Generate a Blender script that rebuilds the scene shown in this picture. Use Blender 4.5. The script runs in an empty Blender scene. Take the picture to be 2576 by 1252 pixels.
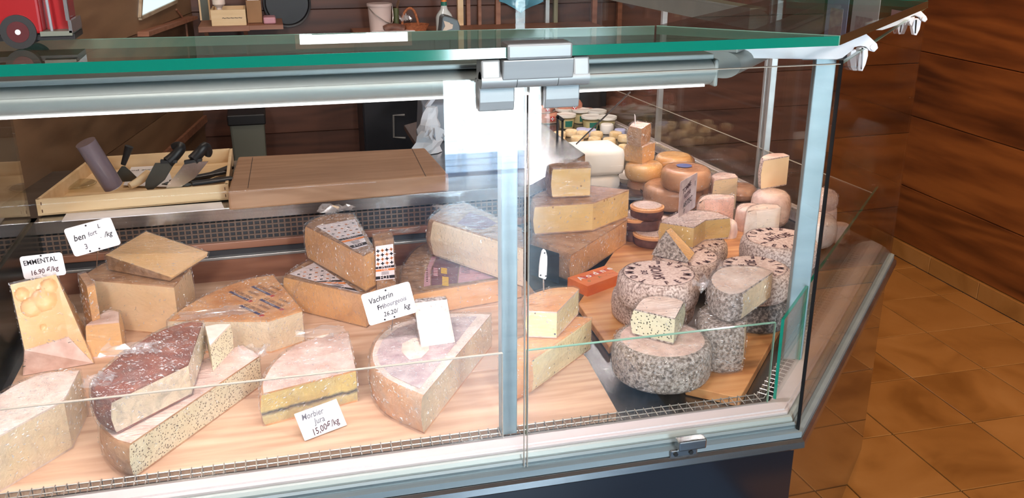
import bpy, bmesh, math, random
from mathutils import Vector, Matrix, noise
random.seed(7)
S = bpy.context.scene
COL = S.collection
R = math.radians

# ------------------------------------------------------------------ camera, world, light, exposure
FPX, CXP, CYP = 2350.0, 1288.0, 626.0
PITCH, YAW, HC = R(19.9), R(14.2), 1.65
cd = bpy.data.cameras.new('camera'); cam = bpy.data.objects.new('camera', cd); COL.objects.link(cam)
cd.sensor_width = 36; cd.lens = 36*FPX/2576; cd.clip_start = 0.02; cd.clip_end = 200
S.cycles.transparent_max_bounces = 48; S.cycles.sample_clamp_indirect = 0; S.cycles.sample_clamp_direct = 0
cam.location = (0, 0, HC); cam.rotation_euler = (R(90)-PITCH, 0, -YAW)
S.camera = cam

S.view_settings.view_transform = 'Standard'; S.view_settings.look = 'None'
S.view_settings.exposure = 0.14; S.view_settings.gamma = 1; S.view_settings.use_curve_mapping = False

wd = bpy.data.worlds.new('sky'); S.world = wd; wd.use_nodes = True
bgn = wd.node_tree.nodes['Background']; bgn.inputs[0].default_value = (0.66, 0.85, 1.0, 1); bgn.inputs[1].default_value = 36.0

def area(name, loc, rot, sx, sy, power, col=(1, 1, 1), spread=180):
    l = bpy.data.lights.new(name, 'AREA'); l.shape = 'RECTANGLE'; l.size = sx; l.size_y = sy; l.energy = power; l.color = col; l.spread = R(spread)
    o = bpy.data.objects.new(name, l); COL.objects.link(o); o.location = loc; o.rotation_euler = rot
    return o
def spot(name, loc, tgt, power, col, ang, rad=0.05, blend=0.5):
    l = bpy.data.lights.new(name, 'SPOT'); l.energy = power; l.color = col; l.spot_size = R(ang); l.spot_blend = blend; l.shadow_soft_size = rad
    o = bpy.data.objects.new(name, l); COL.objects.link(o); o.location = loc
    o.rotation_euler = (Vector(tgt)-Vector(loc)).to_track_quat('-Z', 'Y').to_euler()
    return o
# daylight through the open door behind the photographer (light portal only guides sampling of the sky)
po = area('door_portal', (1.37, -3.02, 1.05), (R(90), 0, 0), 0.7, 2.1, 1.0); po.data.cycles.is_portal = True
sun = bpy.data.lights.new('sun', 'SUN'); sun.energy = 14; sun.angle = R(1); so = bpy.data.objects.new('sun', sun); COL.objects.link(so)
so.rotation_euler = (R(4), R(-40), 0); so.location = (0, 3, 6)
LED = (1.0, 0.88, 0.89)
WARM = (1.0, 0.60, 0.28)
# strip lights in the counter (the strips' own light, sampled as area lamps along them)
area('led_light_front', (0.0, 1.497, 1.3605), (0, 0, 0), 1.46, 0.004, 11, LED)
area('led_light_side', (1.222, 3.3, 1.3425), (0, 0, R(94)), 1.9, 0.004, 8, LED)
# warm ceiling lamps over the shop floor, a dim one over the preparation corner
spot('ceiling_or_fill_light', (2.35, 1.55, 2.42), (2.5, 2.6, 0), 75, WARM, 120, 0.06)
spot('ceiling_or_fill_light', (2.45, 3.1, 2.42), (2.7, 3.2, 0), 42, WARM, 120, 0.06)
spot('ceiling_or_fill_light', (0.1, 3.5, 2.42), (0.1, 3.7, 0), 26, (1, .82, .7), 140, 0.08)
spot('ceiling_or_fill_light', (-0.4, 2.6, 2.42), (-0.5, 3.0, 0.9), 14, (1, .86, .74), 130, 0.08)

spot('ceiling_or_fill_light', (-0.5, -1.1, 2.42), (0.0, 1.5, 0.8), 170, (1, .90, .86), 110, 0.15)  # fill added behind the camera to brighten the cheese fronts
spot('ceiling_or_fill_light', (0.8, -1.0, 2.42), (0.8, 1.6, 0.8), 140, (1, .90, .86), 110, 0.15)  # second added fill, for the fronts right of the post

# ------------------------------------------------------------------ helpers
def ray(x, y):
    a = (x-CXP)/FPX; b = (y-CYP)/FPX
    f = math.cos(PITCH)-b*math.sin(PITCH); d = b*math.cos(PITCH)+math.sin(PITCH)
    return Vector((f*math.sin(YAW)+a*math.cos(YAW), f*math.cos(YAW)-a*math.sin(YAW), -d))
def W(x, y, z):                      # where a line of sight of the survey photo meets height z
    r = ray(x, y); t = (z-HC)/r.z; return Vector((r.x*t, r.y*t, z))
def WY(x, y, Y):                     # ... meets depth Y
    r = ray(x, y); t = Y/r.y; return Vector((r.x*t, Y, HC+r.z*t))
def WX(x, y, X):
    r = ray(x, y); t = X/r.x; return Vector((X, r.y*t, HC+r.z*t))
def hgt(base, ytop, zb):             # height of an upright edge standing at base
    p = W(base[0], base[1], zb); best = None
    lo, hi = zb, zb+0.6
    for _ in range(40):
        m = (lo+hi)/2
        X, Y, Z = p.x, p.y, m
        fx = X*math.sin(YAW)+Y*math.cos(YAW); dz = Z-HC
        zc = fx*math.cos(PITCH)-dz*math.sin(PITCH); yc = -(dz*math.cos(PITCH)+fx*math.sin(PITCH))
        yy = CYP+FPX*yc/zc
        if yy > ytop: lo = m
        else: hi = m
    return lo-zb

def lin(c):
    c /= 255.0
    return c/12.92 if c <= 0.04045 else ((c+0.055)/1.055)**2.4
def C(r, g, b): return (lin(r), lin(g), lin(b), 1)

ORG = {}
def root(name, loc, label=None, cat=None, group=None, kind=None):
    o = bpy.data.objects.new(name, None); COL.objects.link(o); o.location = loc; o.empty_display_size = 0.02
    ORG[o.name] = Vector(loc); tag(o, label, cat, group, kind); return o
def tag(o, label=None, cat=None, group=None, kind=None):
    if label: o['label'] = label
    if cat: o['category'] = cat
    if group: o['group'] = group
    if kind: o['kind'] = kind
    return o
def mk(name, verts, faces, mats, parent=None, idx=None, smooth=False, origin=None, bevel=0, seg=2):
    """verts are world coordinates; one mesh object"""
    if not isinstance(mats, (list, tuple)): mats = [mats]
    if parent is not None: og = ORG[parent.name]
    elif origin is not None: og = Vector(origin)
    else:
        mn = [min(v[i] for v in verts) for i in range(3)]; mx = [max(v[i] for v in verts) for i in range(3)]
        og = Vector(((mn[0]+mx[0])/2, (mn[1]+mx[1])/2, mn[2]))
    me = bpy.data.meshes.new(name)
    me.from_pydata([tuple(Vector(v)-og) for v in verts], [], faces)
    for m in mats: me.materials.append(m)
    if idx:
        for p, i in zip(me.polygons, idx): p.material_index = i
    bm = bmesh.new(); bm.from_mesh(me)
    bmesh.ops.recalc_face_normals(bm, faces=bm.faces)
    if bevel:
        es = [e for e in bm.edges if len(e.link_faces) == 2 and e.calc_face_angle(0) > 0.5]
        bmesh.ops.bevel(bm, geom=es, offset=bevel, segments=seg, profile=0.5, affect='EDGES', clamp_overlap=True)
    bm.to_mesh(me); bm.free()
    if smooth:
        for p in me.polygons: p.use_smooth = True
        try: me.set_sharp_from_angle(angle=R(38))
        except Exception: pass
    o = bpy.data.objects.new(name, me); COL.objects.link(o)
    if parent is not None: o.parent = parent
    else: o.location = og
    ORG[o.name] = og
    return o
class MB:
    def __init__(s): s.v = []; s.f = []; s.i = []
    def add(s, v, f, i=0):
        n = len(s.v); s.v += [Vector(a) for a in v]; s.f += [tuple(a+n for a in q) for q in f]; s.i += [i]*len(f); return s
    def box(s, a, b, i=0):
        x0, y0, z0 = a; x1, y1, z1 = b
        return s.add([(x0,y0,z0),(x1,y0,z0),(x1,y1,z0),(x0,y1,z0),(x0,y0,z1),(x1,y0,z1),(x1,y1,z1),(x0,y1,z1)],
                     [(0,3,2,1),(4,5,6,7),(0,1,5,4),(1,2,6,5),(2,3,7,6),(3,0,4,7)], i)
    def obox(s, c, u, v, w, i=0):       # half-vectors
        c, u, v, w = Vector(c), Vector(u), Vector(v), Vector(w)
        P = [c+u*a+v*b+w*d for d in (-1, 1) for a, b in ((-1,-1),(1,-1),(1,1),(-1,1))]
        return s.add(P, [(0,3,2,1),(4,5,6,7),(0,1,5,4),(1,2,6,5),(2,3,7,6),(3,0,4,7)], i)
    def bar(s, a, b, w, h=None, i=0, up=(0,0,1)):
        a, b = Vector(a), Vector(b); d = (b-a).normalized(); up = Vector(up)
        if abs(d.dot(up)) > .98: up = Vector((0,1,0))
        l = d.cross(up).normalized(); t = l.cross(d); h = h or w
        return s.obox((a+b)/2, (b-a)/2, l*w/2, t*h/2, i)
    def prism(s, bot, top, i=0, side=None, capi=None):
        n = len(bot)
        f = [tuple(reversed(range(n)))]+[tuple(range(n, 2*n))]+[(k, (k+1) % n, n+(k+1) % n, n+k) for k in range(n)]
        m = len(s.f); s.add(list(bot)+list(top), f, i)
        return s
    def tube(s, pts, rad, n=8, i=0, cap=True):
        pts = [Vector(p) for p in pts]; rs = rad if isinstance(rad, (list, tuple)) else [rad]*len(pts)
        rings = []; prev = None
        for k, p in enumerate(pts):
            d = (pts[min(k+1, len(pts)-1)]-pts[max(k-1, 0)]).normalized()
            if prev is None:
                u = d.cross(Vector((0,0,1)));
                if u.length < .05: u = d.cross(Vector((0,1,0)))
            else: u = prev-d*prev.dot(d)
            u.normalize(); prev = u; v = d.cross(u)
            rings.append([p+(u*math.cos(2*math.pi*a/n)+v*math.sin(2*math.pi*a/n))*rs[k] for a in range(n)])
        vs = [q for r in rings for q in r]; f = []
        for k in range(len(pts)-1):
            for a in range(n): f.append((k*n+a, k*n+(a+1) % n, (k+1)*n+(a+1) % n, (k+1)*n+a))
        if cap: f += [tuple(reversed(range(n))), tuple((len(pts)-1)*n+a for a in range(n))]
        return s.add(vs, f, i)
    def lathe(s, prof, c, n=40, i=0, a0=0, sq=1.0, rz=0, caps=True):
        c = Vector(c); vs = []; f = []
        for k in range(n):
            a = 2*math.pi*k/n+a0
            for r, z in prof:
                x, y = r*math.cos(a), r*sq*math.sin(a)
                vs.append(c+Vector((x*math.cos(rz)-y*math.sin(rz), x*math.sin(rz)+y*math.cos(rz), z)))
        m = len(prof)
        for k in range(n):
            for j in range(m-1):
                A, B = k*m+j, ((k+1) % n)*m+j
                f.append((A, B, B+1, A+1))
        s.add(vs, f, i); n0 = len(s.v)-len(vs)
        if caps and prof[0][0] > 1e-5: s.f.append(tuple(n0+k*m for k in reversed(range(n)))); s.i.append(i)
        if caps and prof[-1][0] > 1e-5: s.f.append(tuple(n0+k*m+m-1 for k in range(n))); s.i.append(i)
        return s
    def build(s, name, mats, parent=None, **k):
        return mk(name, s.v, s.f, mats, parent, idx=s.i, **k)
def box(name, a, b, m, parent=None, bevel=0, **k): return MB().box(a, b).build(name, m, parent, bevel=bevel, **k)
def plate(name, pts, thick, m, parent=None, bevel=0, **k):     # horizontal outline pts (z of each = top) extruded down
    top = [Vector(p) for p in pts]; bot = [p-Vector((0,0,thick)) for p in top]
    return MB().prism(bot, top).build(name, m, parent, bevel=bevel, **k)
def slab(name, pts, off, m, parent=None, bevel=0, **k):        # any planar outline extruded by off
    a = [Vector(p) for p in pts]; b = [p+Vector(off) for p in a]
    return MB().prism(a, b).build(name, m, parent, bevel=bevel, **k)
def dup(o, parent=None, loc=None, rotz=None, label=None, group=None):
    c = o.copy(); COL.objects.link(c); c.parent = parent
    if loc is not None: c.location = loc
    if rotz is not None: c.rotation_euler.z = rotz
    if label: c['label'] = label
    if group: c['group'] = group
    ORG[c.name] = Vector(c.location)
    for ch in o.children: dup(ch, c)
    return c
def catmull(pts, n=5):
    out = []; P = [Vector(p) for p in pts]
    for k in range(len(P)-1):
        p0, p1, p2, p3 = P[max(k-1,0)], P[k], P[k+1], P[min(k+2,len(P)-1)]
        for j in range(n):
            t = j/n
            out.append(0.5*((2*p1)+(p2-p0)*t+(2*p0-5*p1+4*p2-p3)*t*t+(3*p1-p0-3*p2+p3)*t**3))
    out.append(P[-1]); return out

# ------------------------------------------------------------------ materials
def nt(name):
    m = bpy.data.materials.new(name); m.use_nodes = True; t = m.node_tree
    for n in list(t.nodes): t.nodes.remove(n)
    o = t.nodes.new('ShaderNodeOutputMaterial'); return m, t, o
def N(t, ty, **k):
    n = t.nodes.new(ty)
    for a, b in k.items():
        if a.startswith('i_'):
            key = a[2:]; n.inputs[int(key) if key.isdigit() else key.replace('_', ' ')].default_value = b
        else: setattr(n, a, b)
    return n
def L(t, a, b): t.links.new(a, b)
def ramp(t, fac, stops):
    r = N(t, 'ShaderNodeValToRGB'); e = r.color_ramp.elements
    while len(e) < len(stops): e.new(0.5)
    for q, (p, c) in zip(e, stops): q.position = p; q.color = c
    L(t, fac, r.inputs[0]); return r
def coords(t, scale=(1,1,1), rnd=True):
    tc = N(t, 'ShaderNodeTexCoord'); mp = N(t, 'ShaderNodeMapping'); mp.inputs['Scale'].default_value = scale
    if rnd:
        oi = N(t, 'ShaderNodeObjectInfo'); mu = N(t, 'ShaderNodeVectorMath', operation='MULTIPLY_ADD')
        mu.inputs[1].default_value = (13.1, 7.7, 5.3)
        L(t, oi.outputs['Random'], mu.inputs[0]); L(t, tc.outputs['Object'], mu.inputs[2]); L(t, mu.outputs[0], mp.inputs[0])
    else: L(t, tc.outputs['Object'], mp.inputs[0])
    return mp.outputs[0]
def pmat(name, stops, scale=20, detail=6, rough=0.6, bump=0.0, bscale=None, metal=0, stretch=(1,1,1), spec=0.5, sss=0, dist=0.0, spots=None, coat=0, trans=0):
    """principled with noise-driven colour ramp; spots=(colour, scale, size) adds small flecks"""
    m, t, o = nt(name); b = N(t, 'ShaderNodeBsdfPrincipled'); L(t, b.outputs[0], o.inputs[0])
    b.inputs['Roughness'].default_value = rough; b.inputs['Metallic'].default_value = metal
    b.inputs['Specular IOR Level'].default_value = spec; b.inputs['Coat Weight'].default_value = coat; b.inputs['Coat Roughness'].default_value = .08
    v = coords(t, stretch)
    n = N(t, 'ShaderNodeTexNoise', i_Scale=scale, i_Detail=detail, i_Distortion=dist); L(t, v, n.inputs['Vector'])
    if len(stops) == 1: stops = [(0, stops[0]), (1, stops[0])]
    elif not isinstance(stops[0][0], (int, float)) or len(stops[0]) != 2: stops = [(0.3+0.4*k/(len(stops)-1), c) for k, c in enumerate(stops)]
    col = ramp(t, n.outputs['Fac'], stops).outputs[0]
    if spots:
        for sc, ss, sz in ([spots] if not isinstance(spots, list) else spots):
            vo = N(t, 'ShaderNodeTexVoronoi', i_Scale=ss); L(t, v, vo.inputs['Vector'])
            wn = N(t, 'ShaderNodeTexNoise', i_Scale=ss*1.7, i_Detail=3); L(t, v, wn.inputs['Vector'])
            ad = N(t, 'ShaderNodeMath', operation='MULTIPLY_ADD'); ad.inputs[1].default_value = .5; L(t, wn.outputs['Fac'], ad.inputs[0]); L(t, vo.outputs['Distance'], ad.inputs[2])
            lt = N(t, 'ShaderNodeMath', operation='LESS_THAN'); lt.inputs[1].default_value = sz+.25; L(t, ad.outputs[0], lt.inputs[0])
            mx = N(t, 'ShaderNodeMix', data_type='RGBA'); L(t, lt.outputs[0], mx.inputs[0]); L(t, col, mx.inputs[6]); mx.inputs[7].default_value = sc; col = mx.outputs[2]
    L(t, col, b.inputs['Base Color'])
    if sss:
        b.inputs['Subsurface Weight'].default_value = sss; b.inputs['Subsurface Radius'].default_value = (.02, .012, .006); b.inputs['Subsurface Scale'].default_value = .3
    if bump:
        bn = N(t, 'ShaderNodeTexNoise', i_Scale=bscale or scale*3, i_Detail=5); L(t, v, bn.inputs['Vector'])
        bp = N(t, 'ShaderNodeBump', i_Strength=bump, i_Distance=.004); L(t, bn.outputs['Fac'], bp.inputs['Height']); L(t, bp.outputs[0], b.inputs['Normal'])
    return m
def flat(name, c, rough=.5, metal=0, emit=0, spec=.5, coat=0):
    m, t, o = nt(name); b = N(t, 'ShaderNodeBsdfPrincipled'); L(t, b.outputs[0], o.inputs[0])
    b.inputs['Base Color'].default_value = c; b.inputs['Roughness'].default_value = rough; b.inputs['Metallic'].default_value = metal
    b.inputs['Specular IOR Level'].default_value = spec; b.inputs['Coat Weight'].default_value = coat
    if emit: b.inputs['Emission Color'].default_value = c; b.inputs['Emission Strength'].default_value = emit
    return m
def wood(name, cols, axis='X', scale=6.0, rough=.5, bump=.25, knots=True, fine=40, kcol=None, kscale=2.2):
    m, t, o = nt(name); b = N(t, 'ShaderNodeBsdfPrincipled'); L(t, b.outputs[0], o.inputs[0]); b.inputs['Roughness'].default_value = rough
    st = {'X': (.12, 1, 1), 'Y': (1, .12, 1), 'Z': (1, 1, .12)}[axis]
    v = coords(t, st)
    n1 = N(t, 'ShaderNodeTexNoise', i_Scale=scale*.8, i_Detail=2, i_Distortion=.6); L(t, v, n1.inputs['Vector'])
    mu = N(t, 'ShaderNodeMath', operation='MULTIPLY'); mu.inputs[1].default_value = 9.0; L(t, n1.outputs['Fac'], mu.inputs[0])
    sn = N(t, 'ShaderNodeMath', operation='SINE'); 
    m2 = N(t, 'ShaderNodeMath', operation='MULTIPLY'); m2.inputs[1].default_value = 6.283; L(t, mu.outputs[0], m2.inputs[0]); L(t, m2.outputs[0], sn.inputs[0])
    n2 = N(t, 'ShaderNodeTexNoise', i_Scale=scale*fine/6, i_Detail=4); L(t, v, n2.inputs['Vector'])
    a = N(t, 'ShaderNodeMath', operation='MULTIPLY_ADD'); a.inputs[1].default_value = .10; L(t, sn.outputs[0], a.inputs[0]); L(t, n2.outputs['Fac'], a.inputs[2])
    n3 = N(t, 'ShaderNodeTexNoise', i_Scale=scale*.35, i_Detail=2); L(t, v, n3.inputs['Vector'])
    a2 = N(t, 'ShaderNodeMath', operation='MULTIPLY_ADD'); a2.inputs[1].default_value = .7; L(t, n3.outputs['Fac'], a2.inputs[0]); L(t, a.outputs[0], a2.inputs[2])
    s3 = N(t, 'ShaderNodeMath', operation='SUBTRACT'); s3.inputs[1].default_value = .35; L(t, a2.outputs[0], s3.inputs[0])
    st_ = [(.22+.56*k/(len(cols)-1), c) for k, c in enumerate(cols)]
    col = ramp(t, s3.outputs[0], st_).outputs[0]
    if knots:
        v2 = coords(t, {'X': (.45, 1, 1), 'Y': (1, .45, 1), 'Z': (1, 1, .45)}[axis])
        vo = N(t, 'ShaderNodeTexVoronoi', i_Scale=kscale); L(t, v2, vo.inputs['Vector'])
        k = ramp(t, vo.outputs['Distance'], [(.035, (1,1,1,1)), (.075, (0,0,0,1))])
        mx = N(t, 'ShaderNodeMix', data_type='RGBA'); L(t, k.outputs[0], mx.inputs[0]); L(t, col, mx.inputs[6]); mx.inputs[7].default_value = kcol or tuple(c*.3 for c in cols[0][:3])+(1,); col = mx.outputs[2]
    L(t, col, b.inputs['Base Color'])
    if bump:
        bp = N(t, 'ShaderNodeBump', i_Strength=bump, i_Distance=.002); L(t, a.outputs[0], bp.inputs['Height']); L(t, bp.outputs[0], b.inputs['Normal'])
    return m
def glassmat(name, tint=(1,1,1,1), f0=.04, gain=1.0, rough=0.0):
    m, t, o = nt(name); lw = N(t, 'ShaderNodeLayerWeight', i_Blend=.5)
    p = N(t, 'ShaderNodeMath', operation='POWER'); p.inputs[1].default_value = 5; L(t, lw.outputs['Facing'], p.inputs[0])
    ma = N(t, 'ShaderNodeMath', operation='MULTIPLY_ADD', use_clamp=True); ma.inputs[1].default_value = (1-f0)*gain; ma.inputs[2].default_value = f0; L(t, p.outputs[0], ma.inputs[0])
    tr = N(t, 'ShaderNodeBsdfTransparent'); tr.inputs[0].default_value = tint
    gl = N(t, 'ShaderNodeBsdfGlossy'); gl.inputs['Roughness'].default_value = rough
    mx = N(t, 'ShaderNodeMixShader'); L(t, ma.outputs[0], mx.inputs[0]); L(t, tr.outputs[0], mx.inputs[1]); L(t, gl.outputs[0], mx.inputs[2]); L(t, mx.outputs[0], o.inputs[0])
    return m
def filmmat(name, haze=.10, scale=60, strength=1.0, tint=(1,1,1,1), stretch=(1,1,1)):
    """cling film: clear, with wrinkles that catch the light"""
    m, t, o = nt(name); v = coords(t, stretch)
    n0 = N(t, 'ShaderNodeTexNoise', i_Scale=scale*.35, i_Detail=3, i_Distortion=1.5); L(t, v, n0.inputs['Vector'])
    vo = N(t, 'ShaderNodeTexVoronoi', i_Scale=scale, feature='DISTANCE_TO_EDGE'); 
    wv = N(t, 'ShaderNodeVectorMath', operation='MULTIPLY_ADD'); wv.inputs[1].default_value = (.06,.06,.06); L(t, n0.outputs['Color'], wv.inputs[0]); L(t, v, wv.inputs[2]); L(t, wv.outputs[0], vo.inputs['Vector'])
    n1 = N(t, 'ShaderNodeTexNoise', i_Scale=scale*1.3, i_Detail=4, i_Distortion=2.5); L(t, v, n1.inputs['Vector'])
    ad = N(t, 'ShaderNodeMath', operation='ADD'); L(t, vo.outputs['Distance'], ad.inputs[0]); L(t, n1.outputs['Fac'], ad.inputs[1])
    bp = N(t, 'ShaderNodeBump', i_Strength=strength, i_Distance=.010); L(t, ad.outputs[0], bp.inputs['Height'])
    gl = N(t, 'ShaderNodeBsdfGlossy'); gl.inputs['Roughness'].default_value = .07; L(t, bp.outputs[0], gl.inputs['Normal'])
    df = N(t, 'ShaderNodeBsdfDiffuse'); df.inputs[0].default_value = (.9,.88,.9,1); L(t, bp.outputs[0], df.inputs['Normal'])
    tr = N(t, 'ShaderNodeBsdfTransparent'); tr.inputs[0].default_value = tint
    lw = N(t, 'ShaderNodeLayerWeight', i_Blend=.5); L(t, bp.outputs[0], lw.inputs['Normal'])
    p = N(t, 'ShaderNodeMath', operation='POWER'); p.inputs[1].default_value = 4; L(t, lw.outputs['Facing'], p.inputs[0])
    ma = N(t, 'ShaderNodeMath', operation='MULTIPLY_ADD', use_clamp=True); ma.inputs[1].default_value = .5; ma.inputs[2].default_value = .085; L(t, p.outputs[0], ma.inputs[0])
    # patches of white haze that paint in the film's highlights
    hz = ramp(t, n0.outputs['Fac'], [(.45, (haze*.25,)*3+(1,)), (.62, (haze*2.2,)*3+(1,))])
    m1 = N(t, 'ShaderNodeMixShader'); L(t, hz.outputs[0], m1.inputs[0]); L(t, tr.outputs[0], m1.inputs[1]); L(t, df.outputs[0], m1.inputs[2])
    m2 = N(t, 'ShaderNodeMixShader'); L(t, ma.outputs[0], m2.inputs[0]); L(t, m1.outputs[0], m2.inputs[1]); L(t, gl.outputs[0], m2.inputs[2]); L(t, m2.outputs[0], o.inputs[0])
    return m
def emis(name, c, s):
    m, t, o = nt(name); e = N(t, 'ShaderNodeEmission'); e.inputs[0].default_value = c; e.inputs[1].default_value = s; L(t, e.outputs[0], o.inputs[0]); return m

M = {}
M['glass'] = glassmat('clear_glass', (.985,.995,.99,1), .036)
M['shelf'] = glassmat('shelf_glass', (.90,.95,.93,1), .05)
M['gedge'] = flat('green_glass_edge', C(14,116,96), .08, spec=.8)
M['gedge_l'] = flat('pale_glass_edge', C(120,158,140), .12, spec=.8)
M['black'] = flat('black_rubber', C(14,14,14), .45)
M['alu'] = pmat('brushed_aluminium', [C(160,160,158), C(174,174,172)], 30, 3, .38, .02, 200, metal=.5, stretch=(.05,1,1))
M['sill'] = pmat('anodised_sill', [C(186,176,174), C(196,186,184)], 30, 3, .42, .02, 200, metal=.15, stretch=(.05,1,1))
M['rail'] = pmat('satin_rail', [C(128,142,146), C(140,154,158)], 30, 3, .40, .02, 200, metal=.35, stretch=(.05,1,1))
M['steel'] = pmat('stainless_steel', [C(150,150,150), C(182,182,182)], 18, 3, .22, .03, 160, metal=.95, stretch=(.06,1,1))
M['deck'] = pmat('steel_deck', [C(128,126,124), C(150,148,146)], 9, 3, .25, .06, 90, metal=.9)
M['plinth'] = flat('dark_plinth', C(26,26,32), .12, spec=.9)
M['plinth_side'] = flat('polished_dark_plinth', C(40,36,36), .035, spec=1.0, coat=.6)
M['wire'] = flat('chrome_wire', C(205,200,195), .28, metal=.8)
M['chan'] = flat('dark_channel', C(40,38,38), .5)
M['grillback'] = flat('dark_riser', C(52,50,52), .5)
M['grill'] = flat('riser_grille', C(118,98,86), .42, metal=.3)
M['led'] = emis('led_strip', (1,.95,.95,1), 3)
M['tube'] = pmat('lamp_housing', [C(146,154,150), C(154,162,158)], 20, 2, .42, metal=.25, stretch=(.05,1,1))
M['white'] = flat('white_paint', C(226,228,232), .35)
M['hinge'] = pmat('satin_hinge', [C(150,154,154), C(158,162,162)], 60, 2, .42, metal=.35, stretch=(.05,1,1))
M['pineX'] = wood('pale_pine', [C(186,146,118), C(208,172,144), C(222,190,164)], 'X', 6, .5, .2, True, 40, C(140,92,66), 2.6)
M['pineD'] = wood('oiled_pine', [C(178,118,72), C(206,148,96), C(220,168,116)], 'X', 7, .5, .2, False)
M['box'] = wood('poplar_wood', [C(214,178,130), C(228,196,150), C(236,208,166)], 'X', 5, .6, .12, False)
M['cutb'] = wood('beech_board', [C(146,108,80), C(162,124,94), C(176,138,108)], 'X', 8, .55, .15, False)
M['wallR'] = wood('stained_pine', [C(76,38,14), C(112,60,24), C(140,80,34)], 'Y', 3.2, .38, .25, True, 30, C(22,10,6), 1.5)
M['wallD'] = wood('dark_boards', [C(58,34,24), C(84,50,36), C(100,62,46)], 'X', 4, .5, .2, True, 30, C(28,14,10), 2.0)
M['wallL'] = wood('brown_panel', [C(96,70,50), C(122,92,66), C(138,106,78)], 'Y', 3, .45, .3, True, 30, C(64,42,28), 1.2)
M['trim'] = wood('trim_board', [C(128,84,62), C(148,100,76), C(160,112,88)], 'X', 6, .5, .1, False)
M['tile'] = pmat('ochre_tile', [C(124,80,34), C(150,102,50), C(160,112,60)], 3.5, 4, .36, .05, 30, dist=.8)
M['grout'] = flat('grout', C(26,16,10), .9)
M['plank'] = wood('floor_boards', [C(58,92,124), C(76,112,146), C(94,130,164)], 'X', 5, .34, .2, False)
M['film'] = filmmat('cling_film', .055, 50, 1.2)
M['film_s'] = filmmat('stretched_film', .03, 40, .7, stretch=(.25, 1, 1))
M['film_h'] = filmmat('crumpled_film', .10, 70, 1.6)
M['card'] = pmat('white_card', [C(232,228,230), C(240,236,238)], 8, 2, .45)
M['ink'] = flat('black_ink', C(34,30,34), .6)
M['inkf'] = flat('faded_ink', C(104,100,108), .6)
M['inkr'] = flat('maroon_ink', C(74,34,38), .7)
M['inkb'] = flat('blue_ink', C(58,62,110), .6)
M['inko'] = flat('orange_ink', C(216,128,66), .6)
M['inkred'] = flat('red_ink', C(190,52,56), .6)
M['inkg'] = flat('green_ink', C(70,120,60), .6)
M['pin'] = flat('steel_pin', C(190,190,192), .25, metal=.9)
M['slate'] = flat('dark_card', C(18,24,34), .25)
def paste(n, a, b, **k): M[n] = pmat(n, [C(*a), C(*b)], 14, 3, .42, .05, 40, sss=.12, **k)
paste('p_yellow', (230,185,128), (240,198,145))
paste('p_cream', (232,198,155), (240,210,171))
paste('p_gold', (226,171,112), (236,185,128))
paste('p_pale', (228,204,167), (238,216,185))
paste('p_ivory', (226,208,177), (236,220,195))
paste('p_olive', (216,177,106), (228,191,122))
paste('p_pink', (238,196,183), (246,210,198))
paste('p_white', (238,218,202), (246,227,216))
paste('p_green', (212,198,165), (222,208,179))
M['p_pepper'] = pmat('p_pepper', [C(222,210,176), C(234,222,192)], 14, 3, .45, .05, 40, spots=[(C(92,74,56), 190, .27), (C(130,108,80), 120, .15)])
M['p_pepper_g'] = pmat('p_pepper_g', [C(206,204,172), C(220,216,188)], 14, 3, .45, .05, 40, spots=[(C(72,74,60), 150, .26)])
M['p_seed'] = pmat('p_seed', [C(226,204,150), C(236,216,168)], 14, 3, .45, .05, 40, spots=[(C(62,56,60), 60, .09)])
M['p_hole'] = pmat('p_hole', [C(228,186,112), C(238,200,130)], 14, 3, .45, .05, 40, spots=[(C(170,122,64), 30, .07)])
M['p_morbier'] = None
def rind(n, cols, scale=30, bump=.5, rough=.7, **k): M[n] = pmat(n, [C(*c) for c in cols], scale, 8, rough, bump, scale*2.2, **k)
rind('r_tan', [(164,118,84), (192,146,108), (208,166,130)])
rind('r_brown', [(134,98,70), (164,124,90), (186,146,112)], 60)
rind('r_red', [(112,62,52), (142,84,70), (168,112,94)], 18, .35)
rind('r_white', [(216,190,176), (234,214,202), (242,228,220)], 22, .4)
rind('r_orange', [(206,140,84), (224,164,110), (232,186,140)], 20, .35)
rind('r_orangeband', [(206,150,108), (222,172,132), (212,186,164)], 14, .4)
rind('r_grey', [(86,76,72), (138,124,116), (190,176,168), (212,200,194)], 150, .8)
rind('r_tomme', [(112,94,88), (176,152,142), (216,196,188), (228,210,202)], 190, .8)
rind('r_tommetop', [(194,164,156), (224,200,192), (236,218,212)], 160, .6)
rind('r_ash', [(60,56,56), (110,102,100), (176,166,162)], 160, .9)
rind('r_amber', [(174,122,88), (194,142,106), (206,158,122)], 12, .15, .32)
rind('r_honey', [(208,154,92), (222,172,112), (230,188,134)], 12, .15, .32)
rind('r_pinkw', [(206,172,158), (228,198,186), (240,220,210)], 26, .5)
rind('r_bark', [(60,38,32), (96,64,52), (120,84,70)], 30, .6)
rind('r_goat', [(222,188,134), (238,212,166), (244,226,190)], 40, .3)
rind('r_paperw', [(226,218,206), (236,230,220), (240,236,228)], 6, .3, .6)
M['lab_white'] = flat('label_white', C(232,222,226), .5)
M['lab_maroon'] = flat('label_maroon', C(120,52,72), .5)
M['lab_pink'] = flat('label_pink', C(214,160,172), .5)
M['lab_lilac'] = pmat('label_lilac', [C(184,158,162), C(222,206,206)], 30, 4, .5)
M['lab_orange'] = flat('label_orange', C(214,142,86), .5)
M['lab_blue'] = flat('label_blue', C(96,104,150), .5)
M['lab_green'] = flat('label_green', C(34,112,96), .5)
M['lab_yellow'] = flat('label_yellow', C(226,180,50), .5)
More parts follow.
